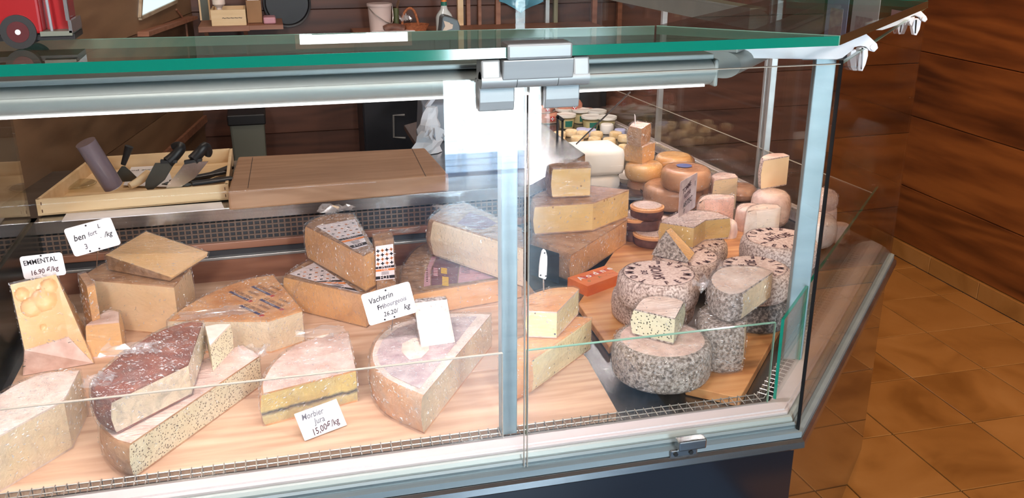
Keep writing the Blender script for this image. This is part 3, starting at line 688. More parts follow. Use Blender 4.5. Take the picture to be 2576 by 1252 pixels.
def cheese(name, label, zb, foot, h, pst, rnd, top=None, wrap='film', group=None, ins=.006, bulge=.003, edge=None, loc_parent=None, rim=.0035, cat='cheese'):
    """foot: [(Vector/tuple xy, 'r'|'c'), ...] footprint going round; letter = kind of the side that starts there
       (r = rind, rounded; c = cut face). Parts: paste, rind, plastic_wrap."""
    n = len(foot); pts = []; kinds = []
    k = 0
    # densify runs of rind
    P = [Vector((p[0], p[1], 0)) for p, _ in foot]; K = [q for _, q in foot]
    area2 = sum(P[i].x*P[(i+1) % n].y-P[(i+1) % n].x*P[i].y for i in range(n))
    if area2 < 0:
        P = P[::-1]; K = K[::-1]; K = K[1:]+K[:1]
    st = 0
    for i in range(n):
        if K[i-1] == 'c' and K[i] == 'r': st = i; break
    P = P[st:]+P[:st]; K = K[st:]+K[:st]
    i = 0
    if all(q == 'r' for q in K):
        cl = P+[P[0]]; pts = catmull(cl, 5)[:-1]; kinds = ['r']*len(pts)
    else:
        while i < n:
            if K[i] == 'r':
                j = i
                while j < n and K[j] == 'r': j += 1
                run = [P[q % n] for q in range(i, j+1)]; c = catmull(run, 5)
                pts += c[:-1]; kinds += ['r']*(len(c)-1); i = j
            else: pts.append(P[i]); kinds.append('c'); i += 1
    m = len(pts)
    nrm = []
    for q in range(m):
        a, b = pts[q-1], pts[(q+1) % m]
        if kinds[q] == 'r' and kinds[q-1] == 'r': d = b-a
        elif kinds[q] == 'r': d = b-pts[q]
        elif kinds[q-1] == 'r': d = pts[q]-a
        else: d = None
        if d is None: nrm.append(Vector((0,0,0)))
        else: d.normalize(); nrm.append(Vector((d.y, -d.x, 0)))
    lv = [(0, -ins), (.0035, -ins*.45), (.010, -.0005), (h*.5, bulge), (h-.010, -.0005), (h-.0035, -ins*.45), (h, -ins)]
    if h < .03: lv = [(0, -ins*.5), (h*.25, 0), (h*.5, bulge*.5), (h*.75, 0), (h-.001, -ins*.3), (h, -ins*.5)]
    cen = sum(pts, Vector((0,0,0)))/m
    r0 = root(name, (cen.x, cen.y, zb), label, cat, group)
    V = []
    for z, o in lv:
        for q in range(m): V.append(pts[q]+nrm[q]*o+Vector((0,0,zb+z)))
    pf, rf, tf = [], [], []
    nl = len(lv)
    for a in range(nl-1):
        for q in range(m):
            f = (a*m+q, a*m+(q+1) % m, (a+1)*m+(q+1) % m, (a+1)*m+q)
            if kinds[q] == 'r': rf.append(f)
            elif a in (0, nl-2) and rim: rf.append(f)
            else: pf.append(f)
    topf = tuple((nl-1)*m+q for q in range(m)); botf = tuple(reversed(range(m)))
    mats = [rnd]+([top] if top else [])
    fs = rf+[botf, topf]; idx = [0]*(len(rf)+1)+[1 if top else 0]
    if pf: mk('paste', V, pf, pst, r0)
    mk('rind', V, fs, mats, r0, idx=idx, smooth=True)
    if wrap:
        e = .0018; V2 = []
        lv2 = [(0.001, .0), (h*.2, .0025), (h*.5, .003+bulge), (h*.85, .0025), (h-.002, .0), (h+e, -ins*.8)]
        for z, o in lv2:
            for q in range(m):
                out = (pts[q]-cen); out.z = 0; out.normalize()
                V2.append(pts[q]+nrm[q]*o*.5+out*e*1.6+Vector((0,0,zb+z)))
        wf = [(a*m+q, a*m+(q+1) % m, (a+1)*m+(q+1) % m, (a+1)*m+q) for a in range(len(lv2)-1) for q in range(m)]
        wf.append(tuple((len(lv2)-1)*m+q for q in range(m)))
        mk('plastic_wrap', V2, wf, M[wrap], r0, smooth=True)
        fold_glints(r0, V2, wf, DENS[wrap])
    ORG[r0.name+'_top'] = zb+h
    return r0
def foot(z, *pts): return [(W(x, y, z), k) for x, y, k in pts]
def top(r): return ORG[r.name+'_top']
def wheel(name, label, c, rad, h, zb, m, topm=None, wrap=None, group=None, rnd=.016, tilt=0, sq=1.0, rz=0, n=44, cat='cheese'):
    c = Vector((c[0], c[1], zb)); r0 = root(name, c, label, cat, group)
    pr = [(0,0), (rad-rnd*.7, 0)]+[(rad-rnd+rnd*math.sin(R(a)), rnd-rnd*math.cos(R(a))) for a in (40, 65, 90)]
    pr += [(rad+.002, h*.5)]
    pr += [(rad-rnd+rnd*math.cos(R(a)), h-rnd+rnd*math.sin(R(a))) for a in (0, 30, 60, 82)]
    tp = [(rad-rnd, h), (rad*.5, h+.0008), (0, h+.001)]
    mb = MB().lathe(pr+[(rad-rnd, h)], c, n, 0, sq=sq, rz=rz)
    mb.f = [f for f in mb.f]
    mb2 = MB()
    o = mk('rind', mb.v, [f for f in mb.f if len(f) == 4], m, r0, smooth=True)
    MB().lathe(tp, c, n, sq=sq, rz=rz).build('top_face', topm or m, r0, smooth=True)
    if wrap:
        e = .0022; pw = [(a+e, b+(e if b > h*.5 else 0)) for a, b in pr[1:]]+[(rad*.5, h+e+.001), (0, h+e+.001)]
        w = MB().lathe(pw, c, n, sq=sq, rz=rz); mk('plastic_wrap', w.v, [f for f in w.f if len(f) == 4], M[wrap], r0, smooth=True); fold_glints(r0, w.v, [f for f in w.f if len(f) == 4], DENS[wrap]*.6)
    ORG[r0.name+'_top'] = zb+h
    return r0
def stamp(r, rad, rot, lift=.0016):
    c = ORG[r.name]; z = top(r)+lift; mb = MB(); cz = Vector((c.x, c.y, z))
    def rv(a): return Vector((math.cos(a), math.sin(a), 0))
    s = rad*.20
    for word, r_, a_mid, span, flip in (('TOMME', .70, 90, 100, 1), ('FERMIERE', .70, -90, 165, 1)):
        for k, ch in enumerate(word):
            a = R(a_mid+span/2-span*k/(len(word)-1)) if True else 0
            if a_mid < 0: a = R(a_mid-span/2+span*k/(len(word)-1))
            p = cz+rv(a+rot)*rad*r_
            up = rv(a+rot) if a_mid > 0 else -rv(a+rot)
            put_text(mb, ch, s*1.45, p, Vector((up.y, -up.x, 0)), up, lift=0, sx=.75, bold=.02)
    u, v = rv(rot), rv(rot+math.pi/2)
    put_text(mb, 'DE', s*1.05, cz+v*rad*.34, u, v, lift=0, bold=.02)
    put_text(mb, 'SAVOIE', s*1.95, cz+v*rad*.03, u, v, lift=0, sx=.72, bold=.02)
    n = 48
    for rr in (.86,):
        vs = []; fs = []
        for k in range(n):
            a = 2*math.pi*k/n; vs += [cz+rv(a)*rad*rr, cz+rv(a)*rad*(rr+.012)]
        fs = [(2*k, 2*((k+1) % n), 2*((k+1) % n)+1, 2*k+1) for k in range(n)]
        mb.add(vs, fs)
    mb.build('stamp_lettering', M['inkr'], r)
def crumple(parent, c, size, seed=0, m=None, n=7):
    rnd = random.Random(seed); c = Vector(c); V = []; F = []
    for i in range(n+1):
        for j in range(n+1):
            u, v = i/n-.5, j/n-.5
            q = noise.noise_vector(Vector((u*4+seed, v*4, seed*1.7)))
            V.append(c+Vector((u*size[0]+q.x*size[0]*.28, v*size[1]+q.y*size[1]*.28, abs(q.z)*size[2]*1.6+size[2]*.25)))
    for i in range(n):
        for j in range(n): a = i*(n+1)+j; F.append((a, a+1, a+n+2, a+n+1))
    return mk('film_crumple', V, F, m or M['crump'], parent, smooth=False)
def patch(name, parent, pts, m, lift=.0008):     # thin printed label lying on a face
    P = [Vector(p) for p in pts]; nn = (P[1]-P[0]).cross(P[-1]-P[0]).normalized()
    if nn.dot(Vector((0,0,HC))-Vector((0,0,0))-P[0]) < 0: nn = -nn
    P = [p+nn*lift for p in P]
    return MB().prism([p-nn*.0003 for p in P], P).build(name, m, parent)

# --- front row, from the end panel to the post
z = ZB; h = hgt((147,1127), 1006, z)
w = cheese('cheese_wedge', 'pale-rinded wedge with a long olive-yellow cut face beside the end panel', z, foot(z+h, (-60,1032,'r'), (0,987,'r'), (54,957,'r'), (117,935,'r'), (201,928,'c'), (160,1006,'c'), (-70,1132,'c')), h, M['p_pale'], M['r_white'])
h3 = .07
pep = cheese('cheese_wedge', 'long peppered wedge lying under the red-rinded wedge', z, foot(z+h3, (323,1118,'c'), (652,895,'c'), (610,868,'c'), (300,985,'c'), (250,1030,'r'), (250,1068,'r'), (280,1104,'r')), h3, M['p_pepper'], M['r_tan'], M['r_pinkw'], wrap='film_s')
crumple(pep, W(640,905,z+.05), (.06,.05,.03), 3)
z2 = z+h3+.002; h2 = hgt((299,1093), 1010, z2)
red = cheese('cheese_wedge', 'red-brown rinded wedge in crumpled film on top of the long peppered wedge', z2, foot(z2+h2, (277,1010,'c'), (473,915,'c'), (511,808,'r'), (470,808,'r'), (400,830,'r'), (318,878,'r'), (255,930,'r'), (226,965,'r'), (240,992,'r')), h2, M['p_ivory'], M['r_red'], wrap='film_h')
crumple(red, W(330,885,z2+h2), (.10,.05,.012), 5); crumple(red, W(250,965,z2+h2-.005), (.05,.05,.012), 6)
cheese('cheese_wedge', 'thin white-topped peppered slice standing behind the red-rinded wedge', z2-.004, foot(z2-.004+.062, (515,818,'r'), (548,812,'r'), (581,812,'c'), (528,868,'c')), .062, M['p_pepper'], M['r_white'], wrap=None)
h = hgt((694,887), 806, z)
gru = cheese('cheese_half', 'big half wheel piece with printed golden rind in wrinkled film', z, foot(z+h, (420,804,'r'), (461,771,'r'), (545,727,'r'), (628,699,'r'), (686,690,'c'), (760,780,'c'), (675,806,'c'), (563,806,'c')), h, M['p_ivory'], M['r_orange'], wrap='film')
zt = z+h
gl = MB()
for k, (x, y) in enumerate(((668,727), (612,740), (690,760), (640,775))):
    p = W(x, y, zt+.0012); u = (W(x+30, y+14, zt)-W(x, y, zt)).normalized(); v = Vector((-u.y, u.x, 0))
    put_text(gl, 'LE GRUYERE', .0135, p, u, v, i=0, lift=0); put_text(gl, 'RESERVE', .011, p+v*.02+u*.01, u, v, shear=.3, i=0, lift=0)
    q = p-v*.012; gl.add([q-u*.04-v*.004, q+u*.04-v*.004, q+u*.04+v*.004, q-u*.04+v*.004], [(0,1,2,3)], 1)
    q = p-v*.012+u*.048; gl.add([q-u*.005-v*.005, q+u*.005-v*.005, q+u*.005+v*.005, q-u*.005+v*.005], [(0,1,2,3)], 2)
    put_text(gl, 'SWITZERLAND', .006, q-u*.048+Vector((0,0,.0004)), u, v, i=3, lift=0)
gl.build('rind_print', [M['inkr'], M['inkb'], M['inkred'], M['card']], gru)
crumple(gru, W(540,790,zt), (.16,.05,.008), 8)
h = hgt((340,836), 712, z); h6 = h
bea = cheese('cheese_block', 'tall smooth cream block with tan rind under the tilted wedge', z, foot(z+h, (200,700,'c'), (250,664,'r'), (330,640,'r'), (480,672,'c'), (437,720,'c')), h, M['p_cream'], M['r_tan'], wrap='film_s')
zt6 = z+h6
# wedge tilted on the block: explicit corners
def hexa(name, label, T, Bt, fm, mats, wrap=None, group=None, cat='cheese', names=('rind', 'paste')):
    """T, Bt: matching top and bottom outlines (world); fm: material index for top, bottom, then each side"""
    cen = sum(Bt, Vector())/len(Bt); zb = min(p.z for p in Bt); r0 = root(name, (cen.x, cen.y, zb), label, cat, group)
    n = len(T); V = list(Bt)+list(T)
    F = [tuple(range(n, 2*n)), tuple(reversed(range(n)))]+[(k, (k+1) % n, n+(k+1) % n, n+k) for k in range(n)]
    for gi, nm in enumerate(names):
        fs = [f for f, q in zip(F, fm) if q == gi]
        if fs: mk(nm, V, fs, mats[gi], r0)
    if wrap:
        c = sum(V, Vector())/len(V)
        VW = [c+(p-c)*1.03+(p-c).normalized()*.001 for p in V]; mk('plastic_wrap', VW, F, M[wrap], r0); fold_glints(r0, VW, F, DENS[wrap]*1.3)
    return r0
T = [W(265,641,zt6+.042), W(367,582,zt6+.045), W(523,634,zt6+.030), W(432,698,zt6+.012)]
Bt = [W(274,678,zt6+.003), W(367,600,zt6+.003), W(520,645,zt6+.020), W(427,706,zt6+.004)]
tw = hexa('cheese_wedge', 'thin yellow wedge tilted on the tall cream block', T, Bt, [1, 0, 0, 1, 1, 0], [M['r_brown'], M['p_yellow']], 'film_s')
crumple(tw, W(285,620,zt6+.035), (.03,.03,.02), 4)
h = .085
cheese('cheese_block', 'small smooth yellow block beside the holed block', z, foot(z+h, (213,815,'c'), (299,808,'c'), (303,782,'r'), (268,778,'r')), h, M['p_yellow'], M['r_pinkw'], wrap='film_s')
# emmental: leaning block with a printed rind at its foot
T = [W(25,716,.935), W(138,684,.94), W(175,700,.86), W(52,735,.90)]
T = [W(62,880,.77), W(172,846,.77), W(140,690,.905), W(26,716,.905)]
Bt = [W(58,944,.701), W(236,913,.701), W(222,838,.701), W(72,866,.701)]
em = hexa('cheese_block', 'big leaning holed block with green marks on its foot by the end panel', T, Bt, [1, 1, 1, 1, 1, 1], [M['r_pinkw'], M['p_yellow']], 'film_s')
def face_pt(T, a, b): return (T[0]*(1-a)+T[1]*a)*(1-b)+(T[3]*(1-a)+T[2]*a)*b
for c_ in list(em.children):
    if c_.name.startswith('paste'): bpy.data.objects.remove(c_)
nn = (T[1]-T[0]).cross(T[3]-T[0]).normalized(); nn = nn if nn.z > 0 else -nn
HO = [(face_pt(T, a, b), rr) for a, b, rr in ((.34,.60,.021), (.64,.66,.025), (.80,.84,.017), (.20,.82,.014), (.5,.25,.007))]
V = []; F = []; NA, NB_ = 40, 56
for j in range(NB_+1):
    for i in range(NA+1):
        p = face_pt(T, i/NA, j/NB_); dp = 0
        for q, rr in HO:
            d2 = (p-q).length_squared/(rr*rr)
            if d2 < 1: dp = max(dp, rr*.75*math.sqrt(1-d2))
        V.append(p-nn*dp)
for j in range(NB_):
    for i in range(NA): q = j*(NA+1)+i; F.append((q, q+1, q+NA+2, q+NA+1))
mk('paste', V, F, M['p_yellow'], em, smooth=True)
V8 = list(Bt)+list(T); mk('cut_face', V8, [(3,2,1,0), (1,2,6,5), (2,3,7,6), (3,0,4,7)], M['p_yellow'], em)
FBq = [q+Vector((0,-.0012,.0004)) for q in (T[0], T[1], Bt[1], Bt[0])]
mk('rind', FBq, [(0,1,2,3)], M['r_pinkw'], em)
gm_ = MB(); FB = [T[0], T[1], Bt[1], Bt[0]]
for k in range(22):
    a, b = random.random(), .15+.7*random.random(); p = (FB[0]*(1-a)+FB[1]*a)*(1-b)+(FB[3]*(1-a)+FB[2]*a)*b
    nn = (FB[1]-FB[0]).cross(FB[3]-FB[0]).normalized(); nn = nn if nn.y < 0 else -nn
    u = (FB[1]-FB[0]).normalized(); v = nn.cross(u); l, w_ = .003+.008*random.random(), .0012
    d = (u*.9+v*random.uniform(-.4,.4)); e = nn.cross(d); p = p+nn*.001
    gm_.add([p-d*l-e*w_, p+d*l-e*w_, p+d*l+e*w_, p-d*l+e*w_], [(0,1,2,3)])
gm_.build('rind_marks', flat('green_mark', C(44,72,66), .6), em)
cheese('cheese_block', 'wrapped yellow block half hidden between the holed block and the tall cream block', z, foot(z+.17, (196,689,'r'), (214,684,'c'), (238,712,'c'), (218,720,'c')), .17, M['p_gold'], M['r_tan'], wrap='film')
# morbier
h = hgt((911,1010), 931, z)
fm_ = foot(z+h, (874,834,'r'), (820,842,'r'), (749,862,'r'), (690,905,'r'), (656,958,'r'), (655,990,'c'), (895,930,'c'))
mm, t, o_ = nt('ash_line_paste'); b_ = N(t, 'ShaderNodeBsdfPrincipled'); L(t, b_.outputs[0], o_.inputs[0]); b_.inputs['Roughness'].default_value = .42
tc = N(t, 'ShaderNodeTexCoord'); sx = N(t, 'ShaderNodeSeparateXYZ'); L(t, tc.outputs['Object'], sx.inputs[0])
no = N(t, 'ShaderNodeTexNoise', i_Scale=45, i_Detail=5); L(t, tc.outputs['Object'], no.inputs['Vector'])
ma = N(t, 'ShaderNodeMath', operation='MULTIPLY_ADD'); ma.inputs[1].default_value = .012; L(t, no.outputs['Fac'], ma.inputs[0]); L(t, sx.outputs['Z'], ma.inputs[2])
dv = N(t, 'ShaderNodeMath', operation='DIVIDE'); dv.inputs[1].default_value = h; L(t, ma.outputs[0], dv.inputs[0])
rp = ramp(t, dv.outputs[0], [(.0, C(196,168,112)), (.36, C(206,190,138)), (.425, C(120,116,96)), (.455, C(34,36,48)), (.485, C(110,110,90)), (.54, C(216,192,122)), (1, C(222,194,124))])
L(t, rp.outputs[0], b_.inputs['Base Color'])
mor = cheese('cheese_wedge', 'yellow wedge with a dark ash line through its cut face', z, fm_, h, mm, M['r_orange'], M['r_pinkw'], wrap='film')
crumple(mor, W(800,840,z+h), (.10,.05,.01), 11)
# vacherin half wheel
h = hgt((1061,1093), 996, z); zv = z+h
vac = cheese('cheese_half', 'half wheel with orange rim and grey-lilac label on the front plank', z, foot(zv, (1060,996,'c'), (1235,788,'r'), (1130,786,'r'), (1042,800,'r'), (985,818,'r'), (946,850,'r'), (930,890,'r'), (940,926,'r'), (975,958,'r')), h, M['p_pale'], M['r_orangeband'], M['r_white'], wrap='film')
lp = [W(*p, zv+.0005) for p in ((1055,978),(985,945),(955,915),(948,888),(962,856),(1000,826),(1045,812),(1128,798),(1200,796))]
patch('round_label', vac, lp, M['lab_lilac'])
lp = [W(*p, zv+.0012) for p in ((1030,905),(1010,885),(1012,865),(1040,850),(1075,852),(1080,880),(1060,900))]
patch('label_centre', vac, lp, M['r_pinkw'])
T = [W(1043,752,zv+.088), W(1122,748,zv+.088), W(1124,756,zv+.084), W(1041,764,zv+.084)]
sw = hexa('cheese_wedge', 'small pink-cream wedge standing on the half wheel with the lilac label', [W(1041,762,zv+.075), W(1124,753,zv+.075), W(1120,745,zv+.078), W(1046,752,zv+.078)], [W(1060,872,zv+.002), W(1145,861,zv+.002), W(1135,830,zv+.002), W(1048,842,zv+.002)], [0,0,1,0,0,0], [M['r_grey'], M['p_pink']], 'film_s')
hexb = [W(1056,850,zv+.004), W(1142,838,zv+.004)]
# label-topped wedges
def plus_label(parent, A, B, Cc, D, rows=4, cols=6, base=True):
    """white paper with dark and orange crosses; corners given in order"""
    A, B, Cc, D = map(Vector, (A, B, Cc, D))
    if base: patch('paper_label', parent, [A, B, Cc, D], M['lab_white'], .0016)
    nn = (B-A).cross(D-A).normalized()
    if nn.dot(Vector((0,0,HC))-A) < 0: nn = -nn
    mb = MB(); u = (B-A).normalized(); v = nn.cross(u)
    for i in range(rows):
        for j in range(cols):
            a, b = (j+.5+.5*(i % 2)*0)/cols, .08+.5*(i+.5)/rows
            p = (A*(1-a)+B*a)*(1-b)+(D*(1-a)+Cc*a)*b+nn*.0022; s = .0042; w_ = .0013
            for d, e in ((u, v), (v, u)): mb.add([p-d*s-e*w_, p+d*s-e*w_, p+d*s+e*w_, p-d*s+e*w_], [(0,1,2,3)], (i+j) % 2)
    def band(b0, b1, m, inset=0):
        q = [(A*(1-a)+B*a)*(1-b)+(D*(1-a)+Cc*a)*b+nn*.0022 for a, b in ((inset,b0),(1-inset,b0),(1-inset,b1),(inset,b1))]; mb.add(q, [(0,1,2,3)], m)
    band(.60, .66, 0); band(.68, .74, 1); band(.88, .97, 0)
    for k in range(9):
        b = .76+.011*k; band(b, b+.004, 2, .3)
    for tx_, b, sz, mi in (('L PETIT', .63, .0105, 3), ('LIER', .71, .0095, 3), ('FOT', .925, .014, 3)):
        p = (A+B)/2*(1-b)+(D+Cc)/2*b; put_text(mb, tx_, sz, p+nn*.0026, u, v, i=mi, lift=0)
    mb.build('label_print', [M['ink'], M['inko'], M['inkf'], M['lab_white']], parent)
h = hgt((909,825), 740, z); z13 = z+h
w13 = cheese('cheese_wedge', 'golden wedge with a cross-patterned label lying flat under the upright labelled wedge', z, foot(z13, (712,694,'r'), (774,654,'r'), (860,640,'r'), (985,690,'c'), (917,740,'c')), h, M['p_gold'], M['r_brown'], wrap='film')
plus_label(w13, W(728,690,z13), W(790,662,z13), W(905,737,z13), W(840,722,z13), 4, 4)
h = hgt((920,733), 641, z13); z14 = z13+h+.0025
w14 = cheese('cheese_wedge', 'golden wedge with a cross-patterned label standing on the flat labelled wedge', z13+.0025, foot(z14, (766,566,'r'), (790,548,'r'), (838,537,'r'), (890,537,'c'), (928,603,'c'), (942,627,'c'), (914,641,'c')), h, M['p_gold'], M['r_brown'], wrap='film')
plus_label(w14, W(795,570,z14), W(893,552,z14), W(925,618,z14), W(890,628,z14), 4, 5)
crumple(w14, W(850,535,z14), (.09,.04,.02), 13)
A = W(1001,806,z); A.y += .05
z15 = z
T = [WY(942,607,2.12), WY(990,600,2.12)]
q0, q1 = T[0], T[1]
w15 = hexa('cheese_wedge', 'narrow wedge with an upright printed label behind the labelled wedges', [q0, q1, q1+Vector((0,.05,.0)), q0+Vector((0,.05,.0))], [Vector((p.x, p.y, z)) for p in (q0, q1, q1+Vector((0,.05,0)), q0+Vector((0,.05,0)))], [0,0,0,0,0,0], [M['r_brown'], M['p_gold']], 'film')
D_ = WY(945,705,2.119); E_ = WY(993,700,2.119)
plus_label(w15, q0+Vector((.002,-.001,-.012)), q1+Vector((-.002,-.001,-.012)), E_, D_, 4, 4)
# two big rind-labelled pieces by the post
h = hgt((1040,800), 738, z); zg = z+h
big = cheese('cheese_half', 'big brown-rinded half with a maroon and pink label lying beside the post', z, foot(zg, (1038,738,'c'), (1312,690,'c'), (1305,640,'c'), (1180,604,'r'), (1085,608,'r'), (1040,628,'r'), (1010,672,'r'), (1006,712,'r')), h, M['p_gold'], M['r_brown'], wrap='film_s')
patch('maroon_label', big, [W(x, y, zg+.0006) for x, y in ((1085,718),(1085,680),(1100,645),(1160,655),(1153,680),(1150,712))], M['lab_maroon'])
patch('pink_label', big, [W(x, y, zg+.0006) for x, y in ((1152,712),(1155,680),(1162,655),(1300,675),(1300,690))], M['lab_pink'])
patch('pink_label', big, [W(x, y, zg+.0006) for x, y in ((1066,722),(1068,690),(1086,645),(1098,645),(1083,680),(1083,718))], M['lab_pink'])
lt = MB()
def strip(mb, px, py, w_, l_, i, n=1, gap=0, zz=0):
    for k in range(n):
        p = W(px, py+k*gap, zz); q = W(px+w_, py+k*gap+w_*.12, zz); d = W(px+l_*.25, py+k*gap+l_, zz); mb.add([p, q, q+(d-p), d], [(0,1,2,3)], i)
strip(lt, 1109, 673, 15, 3, 1, 4, 3.6, zg+.002); strip(lt, 1112, 695, 16, 3.2, 1, 6, 3.8, zg+.002)
strip(lt, 1090, 673, 11, 2.6, 0, 5, 4.2, zg+.002); strip(lt, 1072, 675, 4, 2, 2, 8, 4.4, zg+.002); strip(lt, 1160, 662, 22, 1, 2, 7, 3.6, zg+.002)
lt.build('label_print', [M['lab_pink'], M['lab_yellow'], M['inkr']], big)
h = .105; z2b = zg+.003
up = cheese('cheese_wedge', 'thick cream wedge in stretched film on top of the maroon-labelled half', z2b, foot(z2b+h, (1087,554,'c'), (1316,623,'c'), (1312,574,'c'), (1164,507,'r'), (1120,516,'r'), (1078,545,'r')), h, M['p_pale'], M['r_brown'], wrap='film_s', bulge=.008, ins=.012)
patch('maroon_label', up, [W(x, y, z2b+h+.0006) for x, y in ((1150,562),(1180,535),(1222,545),(1250,562),(1215,578),(1185,573))], M['lab_maroon'])
crumple(up, W(1020,585,z2b+.02), (.075,.035,.012), 15)
crumple(up, W(1110,525,z2b+h), (.04,.04,.012), 16)

# --- right of the post
zq = ZB; h = .078
q2 = cheese('cheese_wedge', 'orange-rinded seeded wedge lying under the pale wedge beside the post', zq, foot(zq+h, (1340,905,'c'), (1488,800,'c'), (1440,795,'c'), (1300,850,'r'), (1262,880,'r'), (1262,905,'r'), (1290,925,'r')), h, M['p_seed'], M['r_orange'], wrap='film_s')
zq1 = zq+h+.002; h = hgt((1400,852), 786, zq1)
q1_ = cheese('cheese_wedge', 'pale seeded wedge with orange top and a white tag pin stuck in', zq1, foot(zq1+h, (1325,782,'c'), (1401,784,'c'), (1456,727,'c'), (1440,719,'r'), (1390,722,'r'), (1340,735,'r'), (1318,752,'r')), h, M['p_seed'], M['r_pinkw'], M['r_orange'], wrap='film_s')
# stack of three yellow pieces
h = hgt((1421,709), 641, ZB); zd = ZB+h
d1 = cheese('cheese_wedge', 'orange wrapped wedge at the bottom of the yellow stack', ZB, foot(zd, (1435,641,'c'), (1577,552,'c'), (1500,532,'c'), (1382,548,'r'), (1342,572,'r'), (1345,595,'r'), (1385,622,'r')), h, M['p_gold'], M['r_tan'], wrap='film')
h = hgt((1489,582), 511, zd); zd2 = zd+h
d2 = cheese('cheese_wedge', 'yellow wedge with small holes in the middle of the yellow stack', zd+.002, foot(zd2, (1344,520,'c'), (1492,511,'c'), (1582,479,'c'), (1480,468,'c'), (1380,476,'r'), (1343,490,'r'), (1336,504,'r')), h, M['p_hole'], M['r_tan'], wrap='film_s')
h = hgt((1480,498), 424, zd2); zd3 = zd2+h
d3 = cheese('cheese_wedge', 'small square yellow piece on top of the yellow stack', zd2+.004, foot(zd3, (1389,427,'c'), (1486,423,'c'), (1478,410,'c'), (1395,412,'r'), (1374,418,'r')), h, M['p_hole'], M['r_brown'], wrap='film_s')
crumple(d3, W(1435,415,zd3), (.05,.03,.02), 21)
# painted wooden name block
zn = ZB+.03
nb = hexa('name_block', 'orange painted wooden block reading Abondance in white and red letters', [W(1428,698,zn), W(1478,720,zn), W(1560,690,zn), W(1522,668,zn)], [Vector((p.x, p.y, ZB+.001)) for p in (W(1428,698,zn), W(1478,720,zn), W(1560,690,zn), W(1522,668,zn))], [0]*6, [wood('orange_painted_wood', [C(196,92,32), C(214,110,44), C(222,124,58)], 'X', 6, .5, .2, False), M['p_gold']], cat='sign', names=('block', 'x'))
nbm = MB(); u = (W(1560,690,zn)-W(1478,720,zn)).normalized(); v = Vector((-u.y, u.x, 0)); c0 = W(1436,697,zn+.0006)
wd_ = (W(1522,668,zn)-W(1428,698,zn)).length
for k, chr_ in enumerate('Abondance'):
    put_text(nbm, chr_, .030, c0+u*(wd_*(.10+.098*k))-v*.024, u, v, i=k % 2, lift=0, bold=.02)
for k, chr_ in enumerate('A ----'): put_text(nbm, chr_, .016, c0+u*(wd_*(.42+.09*k))-v*.050, u, v, i=2, lift=0)
put_text(nbm, 'o', .018, c0+u*(wd_*.12)-v*.050, u, v, i=2, lift=0)
nbm.build('painted_lettering', [M['card'], M['inkred'], M['inkg']], nb)
# stamped wheels
def wheel_px(x0, x1, ytop_c, zt_):    # centre & radius from the visible width of the top
    a, b = W(x0, ytop_c, zt_), W(x1, ytop_c, zt_); return (a+b)/2, (b-a).length/2
hm = .072
c, r_ = wheel_px(1541, 1748, 728, ZB+hm)
m2 = wheel('round_cheese', 'mottled grey wheel under the nearest stamped wheel', c, r_, hm, ZB, M['r_tomme'], M['r_tommetop']); stamp(m2, r_, R(70))
c, r_ = wheel_px(1554, 1760, 686, ZB+2*hm+.002)
m1 = wheel('round_cheese', 'mottled grey wheel stamped Tomme de Savoie on top of another beside the orange name block', c, r_, hm, ZB+hm+.002, M['r_tomme'], M['r_tommetop']); stamp(m1, r_, R(76))
c, r_ = wheel_px(1806, 1990, 672, ZB+2*hm)
m3b = wheel('round_cheese', 'dark grey wheel below the right-hand stamped wheel', (c.x+.012, c.y+.004), r_, hm, ZB, M['r_ash'], M['r_tommetop'])
m3 = wheel('round_cheese', 'mottled grey wheel stamped Tomme de Savoie behind the foil-like wrapped wedge', c, r_, hm, ZB+hm+.002, M['r_tomme'], M['r_tommetop']); stamp(m3, r_, R(74))
c, r_ = wheel_px(1866, 2056, 600, ZB+2*hm)
m4b = wheel('round_cheese', 'grey wheel supporting the rearmost stamped wheel', (c.x, c.y+.005), r_*.98, hm, ZB, M['r_ash'], M['r_tommetop'])
m4 = wheel('round_cheese', 'mottled grey wheel stamped Tomme de Savoie beside the corner post', c, r_, hm, ZB+hm+.002, M['r_tomme'], M['r_tommetop']); stamp(m4, r_, R(18))
c, r_ = wheel_px(1642, 1816, 640, ZB+hm)
m5 = wheel('round_cheese', 'stamped grey wheel half covered by the leaning quarter', c, r_, hm*.95, ZB, M['r_tomme'], M['r_tommetop']); stamp(m5, r_, R(40))
c, r_ = wheel_px(1700, 1842, 606, ZB+hm)
m6 = wheel('round_cheese', 'stamped grey wheel under the cut yellow half', (c.x, c.y+.02), r_*.95, hm*.95, ZB, M['r_tomme'], M['r_tommetop']); stamp(m6, r_*.95, R(40))
# cut yellow half on m6/m5 with pin sign, and leaning quarter
zk = ZB+hm*.95+.002; h = hgt((1741,625), 571, zk)
hk = cheese('cheese_half', 'cut grey-rinded half with mustard paste carrying the picture sign', zk, foot(zk+h, (1746,571,'c'), (1776,552,'c'), (1838,546,'r'), (1806,534,'r'), (1760,528,'r'), (1714,531,'r'), (1684,543,'r'), (1660,557,'c')), h, M['p_olive'], M['r_tomme'], M['r_tommetop'], wrap='film_s')
zl = zk+.001
lq = hexa('cheese_wedge', 'thin quarter leaning with its yellow cut edge down and grey rind face showing', [W(1676,580,zl+.062), W(1688,573,zl+.065), W(1747,636,zl+.008), W(1733,655,zl+.006)], [W(1640,640,zl), W(1660,600,zl+.004), W(1735,640,zl), W(1728,660,zl)], [1,0,0,0,0,0], [M['r_grey'], M['p_yellow']], 'film_s')
